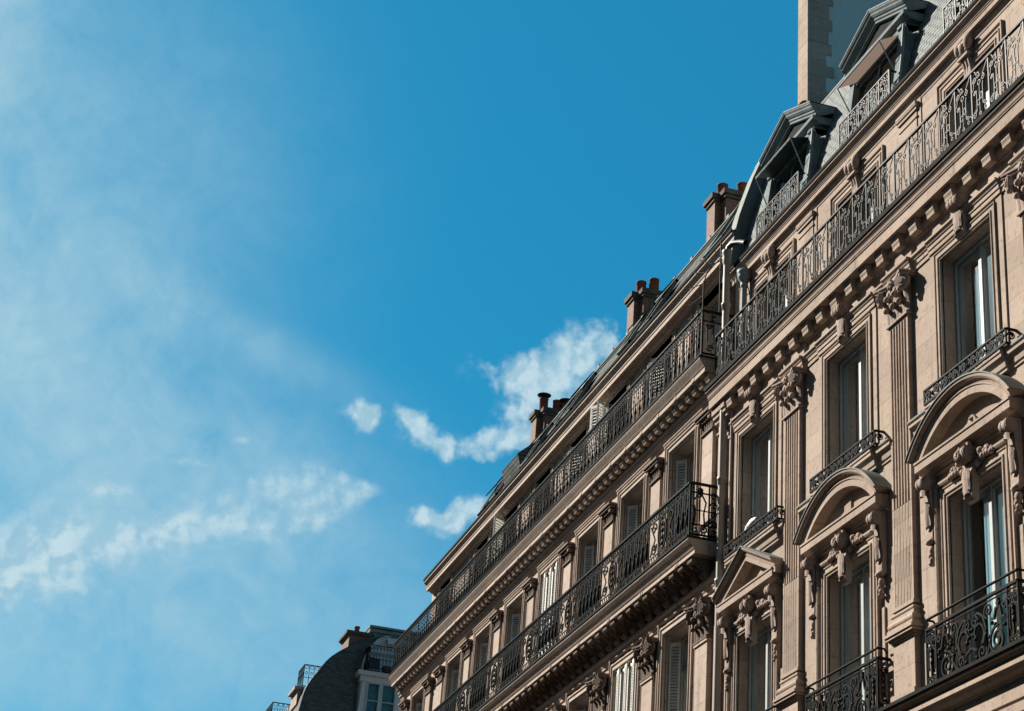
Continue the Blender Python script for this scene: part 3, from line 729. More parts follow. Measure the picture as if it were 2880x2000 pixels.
m.box(xr0 - .02, xr0 + npan * PW, -.022, .022, .84, .872).box(xr0, xr0 + npan * PW, -.015, .015, .0, .018).bar([(xr0, 0), (xr0, .84)], .03, .03)
rl = obj('balcony_railing', m, 'iron', B1, (0, .29, 16.235))
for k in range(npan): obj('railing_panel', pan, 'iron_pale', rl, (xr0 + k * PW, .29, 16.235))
m = MB(); m.bar([(0, .855), (.48, .855)], .03, .04).bar([(.0, 0), (.0, .85)], .03, .03).bar([(.07, 0), (.07, .85)], .02, .02).bar([(.25, 0), (.25, .85)], .02, .02)
obj('return', m, 'iron', rl, (xr0, .29, 16.235), R(90))

# --- fifth floor windows, panels, keystones
key5 = MB()
key5.ext_x([(0, .0), (.07, 0), (.07, -.05), (.13, -.055), (.15, -.08), (.15, -.13), (.10, -.17), (.12, -.20), (.13, -.25), (.10, -.29), (.05, -.30), (.05, -.62), (.08, -.66), (.0, -.70)], -.10, .10)
for dx in (-.13, 0, .13): key5.ball((dx, .10, -.17 + (.04 if dx else 0)), .075, .075, .12, 10, 8)
key5.box(-.14, .14, 0, .13, -.34, -.30)
for dx in (-.075, 0, .075): key5.ext_x([(0, -.34), (.10, -.34), (.06, -.5), (.045, -.68), (0, -.70)], dx - .014, dx + .014)
k5 = None
for i, c in enumerate(AX5):
    m = MB()
    P0 = -.2
    m.frame(c - .70, c + .70, 16.22, 17.84, [(0, P0 - .02), (0, P0 + .02), (.02, P0 + .022), (.03, P0 + .035), (.045, P0 + .035), (.05, P0 + .02), (.12, P0 + .018), (.13, P0 + .035), (.145, P0 + .035), (.15, P0 + .02), (.20, P0 + .02), (.21, P0 + .045), (.235, P0 + .045), (.235, P0)])
    wdw = obj('window', m, 'stone', B1)
    window_parts(wdw, c - .70, c + .70, 16.25, 17.84, P0 - .26, curtain=i % 2 == 1)
    o = obj('keystone', key5 if k5 is None else k5, 'carved', wdw, (c, P0 + .005, 18.33)); k5 = o.data
for c in PIL:
    m = MB()
    m.box(c - .27, c + .27, -.21, -.17, 16.22, 18.06).box(c - .30, c + .30, -.21, -.145, 18.06, 18.10).box(c - .29, c + .29, -.21, -.155, 17.93, 17.96)
    m.ext_x([(-.21, 18.10), (-.15, 18.10), (-.13, 18.12), (-.12, 18.16), (-.12, 18.20), (-.21, 18.20)], c - .315, c + .315)
    m.box(c - .38, c + .38, -.21, -.185, 16.22, 18.33)
    obj('pilaster_strip', m, 'stone', B1)
m = MB()
m.ext_x([(-.3, 18.22), (-.19, 18.22), (-.185, 18.26), (-.16, 18.30), (-.15, 18.345), (-.10, 18.35), (-.10, 18.43), (-.09, 18.435), (-.085, 18.46), (-.075, 18.465), (-.07, 18.485), (-.055, 18.52), (-.02, 18.545), (-.01, 18.55), (-.01, 18.57), (-.3, 18.575)], XL, XR)
obj('cornice', m, 'stone', B1)
m = MB(); m.ext_x([(-.25, 18.578), (.0, 18.578), (.01, 18.60), (.01, 18.64), (-.01, 18.645), (-.02, 18.62), (-.25, 18.62)], XL, XR); obj('gutter', m, 'lead', B1)

# --- mansard roof, dormers, roof railings
RP = [(-.24, 18.60), (-.30, 18.85), (-.42, 19.5), (-.60, 20.2), (-.80, 20.9), (-1.12, 21.6), (-1.7, 22.4)]
m = MB(); m.loft([[(XL, p, z) for p, z in RP], [(XR, p, z) for p, z in RP]], False, True)
roof = obj('roof', m, 'slate', B1)
m = MB(); m.cyl((XL, -1.68, 22.42), (XR, -1.68, 22.42), .06, 8).cyl((XL, -1.60, 22.27), (XR, -1.60, 22.27), .025, 6).cyl((XL, -1.52, 22.17), (XR, -1.52, 22.17), .02, 6)
m.add([(XL, -1.7, 22.43), (XR, -1.7, 22.43), (XR, -7, 23.3), (XL, -7, 23.3)], [(0, 1, 2, 3)])
obj('ridge', m, 'zinc', roof)
# parapet wall at the left end, zinc covered
PP = [(-.06, 18.60), (-.17, 19.55), (-.26, 19.98), (-.34, 20.25), (-.53, 20.88), (-.72, 21.37), (-.98, 21.95), (-1.23, 22.44), (-1.55, 22.91), (-2.2, 23.3), (-6, 23.8)]
m = MB()
m.loft([[(XL - .28, p, z) for p, z in PP], [(XL + .02, p, z) for p, z in PP]], False, True)
obj('parapet', m, 'zinc', B1)
m = MB()
m.add([(XL + .018, p, z - .012) for p, z in PP] + [(XL + .018, -6, 18.6)], [tuple(range(len(PP) + 1))]).add([(XL - .277, p, z - .012) for p, z in PP] + [(XL - .277, -6, 18.6)], [tuple(range(len(PP) + 1))])
for z, q in ((19.62, -.2), (20.4, -.39), (21.3, -.7)): m.add([(XL - .285, q + .012, z), (XL + .025, q + .012, z), (XL + .025, q + .005, z + .02), (XL - .285, q + .005, z + .02)], [(0, 1, 2, 3)])
obj('parapet_cheek', m, 'zincdark', B1)  # side face shade put into the colour: darker zinc than the coping

def roofp(z):
    for (p0, z0), (p1, z1) in zip(RP, RP[1:]):
        if z0 <= z <= z1: return p0 + (p1 - p0) * (z - z0) / (z1 - z0)
    return -1.7
small_pan = None
for i, dc in enumerate((-26.82, -23.46, -19.95, -16.4)):
    root_m = MB()
    # leaning jambs and cheeks
    for sx in (-1, 1):
        a, b = dc + sx * .80, dc + sx * .96
        root_m.loft([[(a, -.14, 18.66), (b, -.14, 18.66), (b, -.42, 18.66), (a, -.42, 18.66)], [(a, -.32, 20.12), (b, -.32, 20.12), (b, -.75, 20.12), (a, -.75, 20.12)]], True)
    root_m.box(dc - .96, dc + .96, -.80, -.33, 20.0, 20.16)
    dm = obj('dormer', root_m, 'dormer', B1, label='dormer window with a pointed pediment')
    m = MB(); hw, zb = 1.09, 20.16
    m.ext_x([(-.9, zb), (-.36, zb), (-.35, zb + .05), (-.27, zb + .07), (-.25, zb + .08), (-.25, zb + .15), (-.9, zb + .15)], dc - hw + .02, dc + hw - .02)
    prof = [(0, -.40), (0, -.30), (.05, -.295), (.055, -.275), (.10, -.27), (.105, -.25), (.14, -.22), (.17, -.215), (.20, -.19), (.235, -.185), (.24, -.95)]
    rows = [[(dc - hw, p, zb + .15 + d), (dc, p, zb + .58 + d), (dc + hw, p, zb + .15 + d)] for d, p in prof]
    m.loft(rows)
    for e in (0, 2): m.add([r[e] for r in rows], [tuple(range(len(rows)))])
    for sx in (-1, 1): m.ext_x([(-.5, zb), (-.34, zb), (-.28, zb - .04), (-.28, zb - .09), (-.34, zb - .13), (-.37, zb - .22), (-.5, zb - .22)], dc + sx * .86 - .07, dc + sx * .86 + .07)
    pdm = obj('pediment', m, 'dormer', dm)
    m = MB(); m.ext_p([(dc - hw + .05, zb + .15), (dc + hw - .05, zb + .15), (dc, zb + .57)], -.9, -.36)
    m.ext_p([(dc - hw + .38, zb + .19), (dc + hw - .38, zb + .19), (dc, zb + .44)], -.36, -.335); obj('tympanum', m, 'lead', dm)
    m = MB(); m.loft([[(dc - hw - .01, q, zb + .15 + d_), (dc, q, zb + .585 + d_), (dc + hw + .01, q, zb + .15 + d_)] for q, d_ in ((-.178, .225), (-.175, .25), (-.95, .255))]); obj('flashing', m, 'zinc', dm)
    m = MB()
    def lean(u): return (-.20 - .19 * u, 18.68 + 1.34 * u)
    for a, b in ((dc - .80, dc - .73), (dc - .035, dc + .035), (dc + .73, dc + .80)):
        m.loft([[(a, lean(0)[0], lean(0)[1]), (b, lean(0)[0], lean(0)[1])], [(a, lean(1)[0], lean(1)[1]), (b, lean(1)[0], lean(1)[1])]])
    for u0, u1 in ((0, .05), (.94, 1)): m.loft([[(dc - .80, lean(u0)[0], lean(u0)[1]), (dc + .80, lean(u0)[0], lean(u0)[1])], [(dc - .80, lean(u1)[0], lean(u1)[1]), (dc + .80, lean(u1)[0], lean(u1)[1])]])
    obj('frame', m, 'dormer', dm)
    m = MB()
    for a, b in ((dc - .73, dc - .035), (dc + .035, dc + .73)): m.add([(a, lean(0)[0] - .02, lean(0)[1]), (b, lean(0)[0] - .02, lean(0)[1]), (b, lean(1)[0] - .02, lean(1)[1]), (a, lean(1)[0] - .02, lean(1)[1])], [(0, 1, 2, 3)])
    obj('pane', m, 'glass', dm)
    # projecting canvas awning with two arms
    drop = .10 if i == 1 else -.02
    m = MB(); A = [(-.36, 20.06), (.02, 19.93 - drop)]
    m.loft([[(dc - .76, A[0][0], A[0][1]), (dc + .74, A[0][0], A[0][1])], [(dc - .76, A[1][0], A[1][1]), (dc + .74, A[1][0], A[1][1])], [(dc - .76, A[1][0] + .005, A[1][1] - .02), (dc + .74, A[1][0] + .005, A[1][1] - .02)]])
    aw = obj('awning', m, 'awning' if i == 1 else 'zincdark', dm)
    m = MB()
    for sx in (-.76, .74): m.pathtube([(dc + sx, A[1][0], A[1][1]), (dc + sx, -.24, 19.35)], .012, 6)
    m.pathtube([(dc - .76, A[1][0], A[1][1]), (dc + .74, A[1][0], A[1][1])], .014, 6)
    obj('arm', m, 'greypipe', aw)
    m = MB(); m.pathtube([(dc + 1.0, -.16, 18.66), (dc + .985, -.25, 19.4), (dc + .99, -.30, 20.08)], .028, 8).pathtube([(dc + 1.03, -.30, 20.05), (dc + 1.06, -.36, 19.85), (dc + 1.25, -.42, 19.80), (dc + 1.26, -.40, 19.74)], .012, 6)
    obj('downspout', m, 'greypipe', dm)
    # railing in front
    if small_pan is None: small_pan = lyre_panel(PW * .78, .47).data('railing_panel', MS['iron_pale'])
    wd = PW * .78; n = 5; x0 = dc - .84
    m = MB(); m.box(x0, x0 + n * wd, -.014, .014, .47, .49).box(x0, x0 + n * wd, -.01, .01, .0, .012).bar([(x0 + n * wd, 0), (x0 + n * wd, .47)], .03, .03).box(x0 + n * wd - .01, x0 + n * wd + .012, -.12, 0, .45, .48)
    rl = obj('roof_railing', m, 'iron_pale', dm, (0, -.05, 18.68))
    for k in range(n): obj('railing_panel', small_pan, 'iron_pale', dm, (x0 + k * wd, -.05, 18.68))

# --- pipes at the joint between the two buildings
m = MB(); px_, pp_ = -28.60, .13
m.cyl((px_, pp_, 0), (px_, pp_, 18.9), .062, 14)
for z in (17.74, 14.29, 12.41, 9.7, 16.0): m.lathe([(.062, z - .09), (.072, z - .08), (.072, z + .0), (.085, z + .01), (.085, z + .06), (.066, z + .07)], (px_, pp_), 14)
m.lathe([(.064, 18.6), (.08, 18.65), (.085, 18.75), (.085, 18.83), (.095, 18.85), (.095, 18.91), (.07, 18.92)], (px_, pp_), 14)
dpz = obj('downpipe', m, 'pipe', B1)
m = MB(); m.pathtube([(-28.1, -.02, 18.86), (-28.25, .02, 18.94), (-28.42, .09, 18.99), (-28.54, .12, 18.97), (-28.6, .13, 18.88), (-28.6, .13, 18.7)], .055, 10)
obj('elbow', m, 'zincdark', dpz)
m = MB(); m.cyl((-28.40, .05, 0), (-28.40, .05, 15.6), .022, 8).cyl((-28.40, .0, 16.2), (-28.38, .0, 18.5), .03, 8)
for z in (17.4, 16.6, 15.05, 12.9, 11.0, 9.6): m.ball((-28.40, .05 if z < 16 else 0, z), .032, .032, .03)
obj('conduit', m, 'pipe', B1)
m = MB(); gx, gp = -28.26, -.08
m.cyl((gx, gp, 16.2), (gx, gp, 18.02), .055, 12)
m.lathe([(.055, 18.0), (.075, 18.04), (.075, 18.07), (.06, 18.08), (.085, 18.14), (.12, 18.2), (.13, 18.23), (.12, 18.26), (.14, 18.30), (.14, 18.36), (.06, 18.37)], (gx, gp), 14)
for z in (17.5, 16.8): m.lathe([(.055, z), (.066, z + .01), (.066, z + .05), (.055, z + .06)], (gx, gp), 12)
obj('downpipe', m, 'greypipe', B1, label='grey downpipe with a funnel head')
m = MB(); m.ext_x([(-.05, 15.80), (.20, 15.80), (.20, 15.66), (.17, 15.64), (.17, 15.58), (.13, 15.56), (.13, 15.50), (-.05, 15.50)], -28.98, -28.42); m.box(-28.98, -28.66, -.02, .05, 7.9, 15.5)
obj('end_bracket', m, 'stone', B1)
m = MB(); m.box(-22.93, -22.80, -.01, .012, 12.0, 12.16)
for k in range(4): m.box(-22.92, -22.81, .0, .02, 12.01 + k * .036, 12.03 + k * .036)
obj('air_vent', m, 'lead', B1)

# ================================================================== tall party wall behind the dormers
PWALL = thing('party_wall', 'tall rendered party wall with stone quoins rising behind the dormers', 'wall', (-29.1, 3, 18.6))
m = MB(); m.box(-29.33, -28.92, -12, -1.66, 18.6, 26.4); obj('rendered_wall', m, 'render', PWALL)
m = MB()
zq = 22.55; k = 0
while zq < 26.2:
    hq = .26 + .16 * random.random()
    m.box(-29.36, -28.905, -1.66 - ((.50 if k % 2 else .33) + .14 * random.random()), -1.64, zq + .003, zq + hq - .003); zq += hq; k += 1
obj('quoin', m, 'stone', PWALL)
m = MB(); m.box(-29.42, -28.84, -12.1, -1.58, 26.4, 26.5); obj('coping', m, 'capstone', PWALL)

# ================================================================== LEFT: the shuttered building
B2 = thing('shuttered_building', 'long pale stone building with two running iron balconies and a slate roof with skylights', 'building', (-41, 0, 0))
X0, X1 = -52.6, -29.0
CX = [-30.75, -33.40, -36.05, -38.70, -41.33, -43.99, -46.64, -50.35]
CXL = [-30.75, -33.46] + CX[2:]
PX = [-29.45, -32.06, -34.72, -37.37, -40.01, -42.66, -45.31, -47.95, -49.15, -51.7]
holesM = [(c - .625, c + .625, 13.32, 15.88) for c in CX]
holesL = [(c - .63, c + .63, 9.4, 12.25) for c in CX]
m = MB(); m.wall(X0, X1, 0, 16.9, holesM + holesL, 0, .34)
PA = -.47
holesT = [(c - .62, c + .62, 17.0, 19.22) for c in CX[:7]] + [(-50.35 - .6, -50.35 + .6, 17.0, 19.22)]
m.wall(-52.0, X1, 16.8, 19.6, holesT, PA, .3)
m.add([(X0, 0, 0), (X0, -9, 0), (X0, -9, 16.9), (X0, 0, 16.9)], [(0, 1, 2, 3)]).add([(-52.0, PA, 16.8), (-52.0, -9, 16.8), (-52.0, -9, 19.6), (-52.0, PA, 19.6)], [(0, 1, 2, 3)])
m.add([(X0, .0, 16.84), (X1, .0, 16.84), (X1, PA - .3, 16.84), (X0, PA - .3, 16.84)], [(0, 1, 2, 3)]).add([(X0, -9, 0), (X1, -9, 0), (X1, -9, 19.6), (X0, -9, 19.6)], [(0, 1, 2, 3)])
obj('wall', m, 'stone2', B2)

# upper balcony slab
m = MB()
m.ext_x([(-.1, 16.56), (.35, 16.56), (.35, 16.64), (.355, 16.645), (.365, 16.655), (.385, 16.69), (.425, 16.75), (.45, 16.79), (.455, 16.80), (.455, 16.83), (-.1, 16.83)], X0, X1)
for k in range(26):
    x = X1 - .6 - k * .9; m.box(x, x + .10, .35, .36, 16.565, 16.638)
m.ext_x([(-.05, 16.18), (.03, 16.18), (.05, 16.24), (.09, 16.28), (.10, 16.33), (.13, 16.36), (.13, 16.40), (-.05, 16.40)], X0, X1)
obj('balcony_slab', m, 'stone2', B2)
m = MB(); m.box(X0 - .02, X1 + .01, -.45, .47, 16.833, 16.87); obj('flashing', m, 'lead', B2)
cb = MB(); cb.ext_x([(.05, .155), (.275, .155), (.275, .06), (.262, .05), (.235, 0), (.05, 0)], -.08, .08)
cbd = None; x = X1 - .10; cnt = 0
while x > X0 and cnt < 74:
    o = obj('corbel', cb if cbd is None else cbd, 'stone2', B2, (x, 0, 16.405)); cbd = o.data; x -= .322; cnt += 1
# lower balcony slab with scroll brackets
m = MB()
m.ext_x([(-.1, 13.02), (.45, 13.02), (.45, 13.085), (.455, 13.09), (.465, 13.10), (.485, 13.135), (.535, 13.195), (.575, 13.245), (.585, 13.26), (.585, 13.29), (-.1, 13.29)], X0, X1 + .02)
for k in range(13):
    x = X1 - .9 - k * 1.77; m.box(x, x + .06, .45, .46, 13.025, 13.08); m.box(x + .12, x + .15, .45, .46, 13.025, 13.08)
obj('balcony_slab', m, 'stone2', B2)
m = MB(); m.box(X0, X1 + .03, -.05, .605, 13.293, 13.33); obj('flashing', m, 'lead', B2)
m = MB(); m.ext_x([(-.05, 12.46), (.03, 12.46), (.03, 12.50), (.05, 12.53), (.05, 12.58), (.09, 12.62), (.105, 12.64), (.105, 12.69), (-.05, 12.70)], X0, X1)
obj('string_course', m, 'stone2', B2)
cs = MB()
pr = [(0, 0), (.42, 0), (.42, -.05)] + [(.36 + .06 * math.cos(R(a)), -.06 + .055 * math.sin(R(a))) for a in range(0, -121, -24)] + [(.29, -.10), (.22, -.16), (.19, -.22), (.19, -.27), (.15, -.31), (.10, -.33), (.06, -.30), (0, -.33)]
cs.ext_x(pr, -.10, .10)
for dx in (-.07, 0, .07): cs.ext_x([(a + .012, b - .012) for a, b in pr[3:-1]], dx - .02, dx + .02)
csd = None; x = X1 - .28
while x > X0:
    o = obj('console', cs if csd is None else csd, 'soot_shade', B2, (x, 0, 13.02)); csd = o.data; x -= .438  # slab's shade on the consoles put into the dark stone colour

# railings of the shuttered building
def bar_panel(W, H):
    """Dense balusters with a scroll frieze under the handrail."""
    m = MB(); f = H * .80
    m.bar([(0, f), (W, f)], .018, .02).bar([(0, .05), (W, .05)], .018, .02)
    n = 8; u = W / n
    for k in range(n):
        x = (k + .5) * u
        m.bar([(x, .05), (x, f)], .014, .014)
        if k % 2 == 0:
            m.lathe([(.008, .12), (.022, .16), (.030, .24), (.018, .32), (.010, .36), (.024, .40), (.010, .44)], (x, 0), 6)
            m.bar([(x - u * .45, .05), (x - u * .4, .16), (x, .22)], .016, .014); m.bar([(x + u * .45, .05), (x + u * .4, .16), (x, .22)], .016, .014)
        else:
            m.ball((x, 0, f * .72), .02, .018, .05, 6, 5); m.ball((x, 0, f * .86), .022, .018, .022, 6, 4); m.bar(arcpts(x, f * .55, .03, 0, 360, 8), .014, .014)
        m.bar(spiral(x, f + (H - f) * .5, (H - f) * .42, .012, 0 if k % 2 else 180, 500 if k % 2 else -320, 12), .017, .016)
    m.bar([(0, 0), (0, H)], .022, .022)
    return m
bp_ = bar_panel(.95, .90).data('railing_panel', MS['iron'])
n = 25; wd = .935; xs = X1 - n * wd
m = MB(); m.box(xs, X1, -.03, .03, .90, .935).bar([(X1, 0), (X1, .92)], .035, .035)
rl = obj('balcony_railing', m, 'iron', B2, (0, .42, 16.87))
for k in range(n): obj('railing_panel', bp_, 'iron', rl, (xs + k * wd, .42, 16.87))
m = MB(); m.box(0, .85, -.03, .03, .90, .935).box(0, .85, -.012, .012, .70, .72).box(0, .85, -.015, .015, .03, .06)
for k in range(3):
    x = .15 + .27 * k
    m.bar(spiral(x + .06, .78, .07, .012, 180, -500, 16), .018, .02).bar(spiral(x, .16, .08, .012, 0, 560, 16), .018, .02).bar([(x - .06, .66), (x - .05, .28)], .02, .02).bar([(x + .07, .68), (x + .06, .25)], .02, .02).bar(spiral(x, .6, .06, .012, 0, 500, 14), .018, .02)
obj('return', m, 'iron', rl, (X1, .42, 16.87), R(90))
# spiked fan guard on the corner of that railing
m = MB()
m.bar([(.0, 0), (.0, .6)], .022, .022); m.bar([(.33, 0), (.33, 1.5)], .022, .022); m.bar([(.68, 0), (.68, 1.55)], .022, .022)
fan = [(0, .0), (0, .55), (.06, .80), (.18, 1.0), (.36, 1.14), (.62, 1.2), (.8, 1.2)]
m.bar(fan, .02, .02)
obj('spiked_guard', m, 'iron', B2, (X1, .42, 17.8), R(90))
m = MB()
for q, z, dx, dz in ((0, .05, -.42, -.10), (0, .30, -.42, -.06), (0, .55, -.42, .06), (.08, .80, -.40, .16), (.18, 1.0, -.36, .24), (.36, 1.14, -.22, .34)):
    m.pathtube([(X1, .42 - q, 17.8 + z), (X1 + dx, .42 - q + .12, 17.8 + z + dz)], .010, 5)
obj('spike', m, 'iron', B2)

def bay_panel(W, H):
    """One bay: fine bars either side of an ornate oval, frieze of loops, lattice foot."""
    m = MB(); f = H - .14
    m.bar([(0, f), (W, f)], .016, .02).bar([(0, .16), (W, .16)], .014, .018).bar([(0, .05), (W, .05)], .016, .02)
    n = int(W / .11)
    for k in range(n):
        x = (k + .5) * W / n
        m.bar(arcpts(x, f + .07, .042, 0, 360, 8), .014, .014); m.bar([(x - .03, .16), (x + .03, .05)], .014, .014)
    c = W / 2
    for x in (0, .22, .44, .66, W - .66, W - .44, W - .22):
        m.bar([(x, 0), (x, H)], .016, .02)
    for x in (.11, .33, .55, W - .55, W - .33, W - .11):
        m.bar([(x, .16), (x, f)], .022, .016)
        m.lathe([(.01, .2), (.035, .28), (.045, .36), (.02, .45), (.035, .5), (.015, .56)], (x, 0), 6)
        m.bar(spiral(x, f - .08, .06, .012, 0, 480, 12), .016, .016); m.bar(arcpts(x, .62, .04, 0, 360, 8), .016, .016)
    m.bar([(c + .20 * math.cos(R(a)), .50 + .30 * math.sin(R(a))) for a in range(0, 361, 20)], .028, .024); m.bar([(c + .11 * math.cos(R(a)), .50 + .20 * math.sin(R(a))) for a in range(0, 361, 24)], .02, .02)
    for sx in (-1, 1):
        m.bar([(c + sx * u, v) for u, v in spiral(.42, .70, .13, .02, 200, -480 + 200, 18)], .024, .022); m.bar([(c + sx * u, v) for u, v in spiral(.42, .32, .14, .02, 160, 680, 18)], .024, .022)
        m.bar([(c + sx * .58, .2), (c + sx * .36, .48), (c + sx * .58, .78)], .022, .02); m.bar([(c, .8), (c + sx * .12, .88), (c + sx * .3, .84)], .022, .02)
    for v in (.3, .42, .55, .68, .8): m.ball((c, 0, v), .045, .03, .05, 7, 5)
    return m
bd = bay_panel(2.65, .98).data('railing_panel', MS['iron'])
ends = [X1 - .02 - 2.65 * k for k in range(10)]
m = MB(); m.box(X0, X1, -.03, .03, .98, 1.02).bar([(X1, 0), (X1, 1.0)], .035, .035)
rl = obj('balcony_railing', m, 'iron', B2, (0, .55, 13.33))
for k in range(9): obj('railing_panel', bd, 'iron', rl, (X1 - 2.65 * (k + 1), .55, 13.33))
m = MB(); m.box(0, .62, -.025, .025, .98, 1.02).box(0, .62, -.015, .015, .82, .84).box(0, .62, -.015, .015, .03, .06).box(0, .62, -.012, .012, .22, .24)
m.bar([(.36, 0), (.36, .98)], .03, .02).bar([(.54, 0), (.54, .98)], .03, .02)
for k in range(5): m.bar(spiral(.45, .10 + .175 * k, .07, .014, 180 if k % 2 else 0, (-300 if k % 2 else 480), 14), .022, .02)
for v in (.1, .25, .5): m.bar(spiral(.18, .9 - v * .25, .055, .012, 0, 470, 12), .022, .02)
m.bar([(.08, .24), (.10, .45), (.06, .66), (.14, .80)], .024, .02).bar([(.28, .24), (.26, .45), (.30, .66), (.22, .80)], .024, .02).bar([(.18, .3), (.18, .7)], .026, .024)
m.bar(spiral(.1, .14, .07, .014, 90, 520, 14), .022, .02).bar(spiral(.26, .14, .07, .014, 90, -340, 14), .022, .02)
m.bar([(.06, 0), (.06, .98)], .02, .02).bar([(.06, .5), (.54, .5)], .014, .02)
obj('return', m, 'iron', rl, (X1, .55, 13.33), R(90))

# windows of the shuttered building
leaf_mid = louvre(.22, 2.40, .058); leaf_low = louvre(.22, 2.7, .058); leaf_att = louvre(.42, 1.9, .075)
lm = ll = la = None
def closed_set(parent, x0, x1, z0, z1, p):
    n = 6; wdt = (x1 - x0) / n
    for k in range(n):
        a = R(11) * (1 if k % 2 == 0 else -1)
        lf = louvre(wdt / math.cos(a) * .99, z1 - z0 - .06, .058)
        obj('shutter', lf, 'shut_white', parent, (x0 + k * wdt, p + (0.0 if k % 2 == 0 else math.tan(R(11)) * wdt), z0 + .02), a)
    return
for i, c in enumerate(CX):
    for lev, (z0, z1) in enumerate(((13.32, 15.88), (9.4, 12.25))):
        c_ = c if lev == 0 else CXL[i]
        hw = .625 if lev == 0 else .63
        m = MB()
        top = .04
        m.frame(c - hw, c + hw, z0, z1, [(0, -.02), (0, .045), (.02, .05), (.03, .07), (.05, .07), (.06, .05), (.13, .045), (.14, .07), (.165, .07), (.17, .03), (.27, .03), (.28, .055), (.30, .06), (.30, 0)])
        wdw = obj('window', m, 'stone2', B2)
        window_parts(wdw, c - hw, c + hw, z0, z1, -.32, transom=z1 - .6)
        closed = (lev == 0 and i == 3) or (lev == 1 and i == 1)
        if closed: closed_set(wdw, c - hw, c + hw, z0, z1, .0)
        else:
            if lev == 0:
                o = obj('shutter', leaf_mid if lm is None else lm, 'shut_grey', wdw, (c - hw + .03, -.07, z0 + .02), R(45)); lm = o.data
            else:
                o = obj('shutter', leaf_low if ll is None else ll, 'shut_grey', wdw, (c - hw + .03, -.07, z0 + .02), R(45)); ll = o.data
WHITE_T = {1: -1, 2: -1, 3: 0, 5: -1}
for i, (a, b, z0, z1) in enumerate(holesT):
    c = (a + b) / 2
    m = MB(); m.frame(a, b, z0, z1, [(0, PA - .02), (0, PA + .035), (.02, PA + .04), (.03, PA + .055), (.05, PA + .055), (.06, PA + .04), (.13, PA + .035), (.14, PA + .05), (.17, PA + .05), (.17, PA)])
    wdw = obj('window', m, 'stone2', B2)
    window_parts(wdw, a, b, z0, z1, PA - .28, fw=.07)
    if i in WHITE_T:
        o = obj('shutter', leaf_att if la is None else la, 'shut_white', wdw, (a + .02, PA + .03, z0 + .25), R(-55) if i in (2, 5) else R(30)); la = o.data
        if i == 2: obj('shutter', la, 'shut_white', wdw, (a - .19, PA + .37, z0 + .25), R(30))
# attic wall strips and panels
m = MB()
for c in [(CX[k] + CX[k + 1]) / 2 for k in range(6)] + [-29.3, -48.1]:
    m = MB()
    m.box(c - .32, c + .32, PA - .01, PA + .02, 16.9, 19.33)
    m.box(c - .26, c + .26, PA, PA + .035, 16.9, 18.72).box(c - .26, c + .26, PA, PA + .035, 18.80, 18.86)
    m.box(c + .34, c + .352, PA, PA + .05, 16.9, 19.3)
    obj('attic_strip', m, 'stone2', B2)
m = MB()
m.ext_x([(-.6, 19.22), (-.44, 19.22), (-.43, 19.26), (-.36, 19.29), (-.33, 19.32), (-.22, 19.325), (-.22, 19.42), (-.205, 19.425), (-.2, 19.46), (-.17, 19.51), (-.14, 19.545), (-.12, 19.55), (-.12, 19.575), (-.6, 19.58)], -51.75, X1)
m.ext_x([(-.6, 19.585), (-.13, 19.585), (-.13, 19.60), (-.6, 19.62)], -51.75, X1)
obj('cornice', m, 'stone2', B2)
m = MB(); m.ext_x([(-.3, 19.60), (-.11, 19.60), (-.10, 19.62), (-.10, 19.67), (-.12, 19.67), (-.13, 19.64), (-.3, 19.64)], -51.75, X1); obj('gutter', m, 'lead', B2)
# pilasters of the middle and lower floors
cap_m = MB()
cap_m.box(-.27, .27, 0, .11, 0, .03)
cap_m.box(-.24, .24, 0, .08, .03, .28)
for k in (-.8, -.4, 0, .4, .8): cap_m.leaf(k * .24, .08, .04, .2, .11, .07)
for sx in (-1, 1): cap_m.cyl((sx * .25, .02, .24), (sx * .25, .17, .24), .055, 10)
cap_m.box(-.33, .33, 0, .19, .28, .33); cap_m.box(-.36, .36, 0, .22, .33, .38)
cap_l = corinthian(.27, .09, .68)
pm = MB(); pm.box(-.24, .24, -.02, .075, 13.32, 15.55); pm.box(-.27, .27, -.02, .10, 13.32, 13.6)
pl_ = MB(); pl_.box(-.27, .27, -.02, .09, 9.0, 11.60); pl_.box(-.30, .30, -.02, .115, 11.55, 11.59)
d = {}
for c in PX:
    o = obj('pilaster', pm if 'pm' not in d else d['pm'], 'stone2', B2, (c, 0, 0)); d['pm'] = o.data
    k = obj('capital', cap_m if 'cm' not in d else d['cm'], 'soot_shade', o, (c, 0, 15.55)); d['cm'] = k.data
    o = obj('pilaster', pl_ if 'pl' not in d else d['pl'], 'stone2', B2, (c, 0, 0)); d['pl'] = o.data
    k = obj('capital', cap_l if 'cl' not in d else d['cl'], 'soot_shade', o, (c, 0, 11.60)); d['cl'] = k.data
for c in CX:
    m = MB(); m.box(c - .95, c + .95, -.01, .028, 15.95, 16.17); m.ext_x([(0, 16.12), (.05, 16.12), (.06, 16.15), (.075, 16.165), (.075, 16.185), (0, 16.19)], c - .98, c + .98)
    obj('frieze_moulding', m, 'stone2', B2); m = MB(); m.box(c - .95, c + .95, -.01, .028, 12.31, 12.46); obj('frieze_moulding', m, 'stone2', B2)

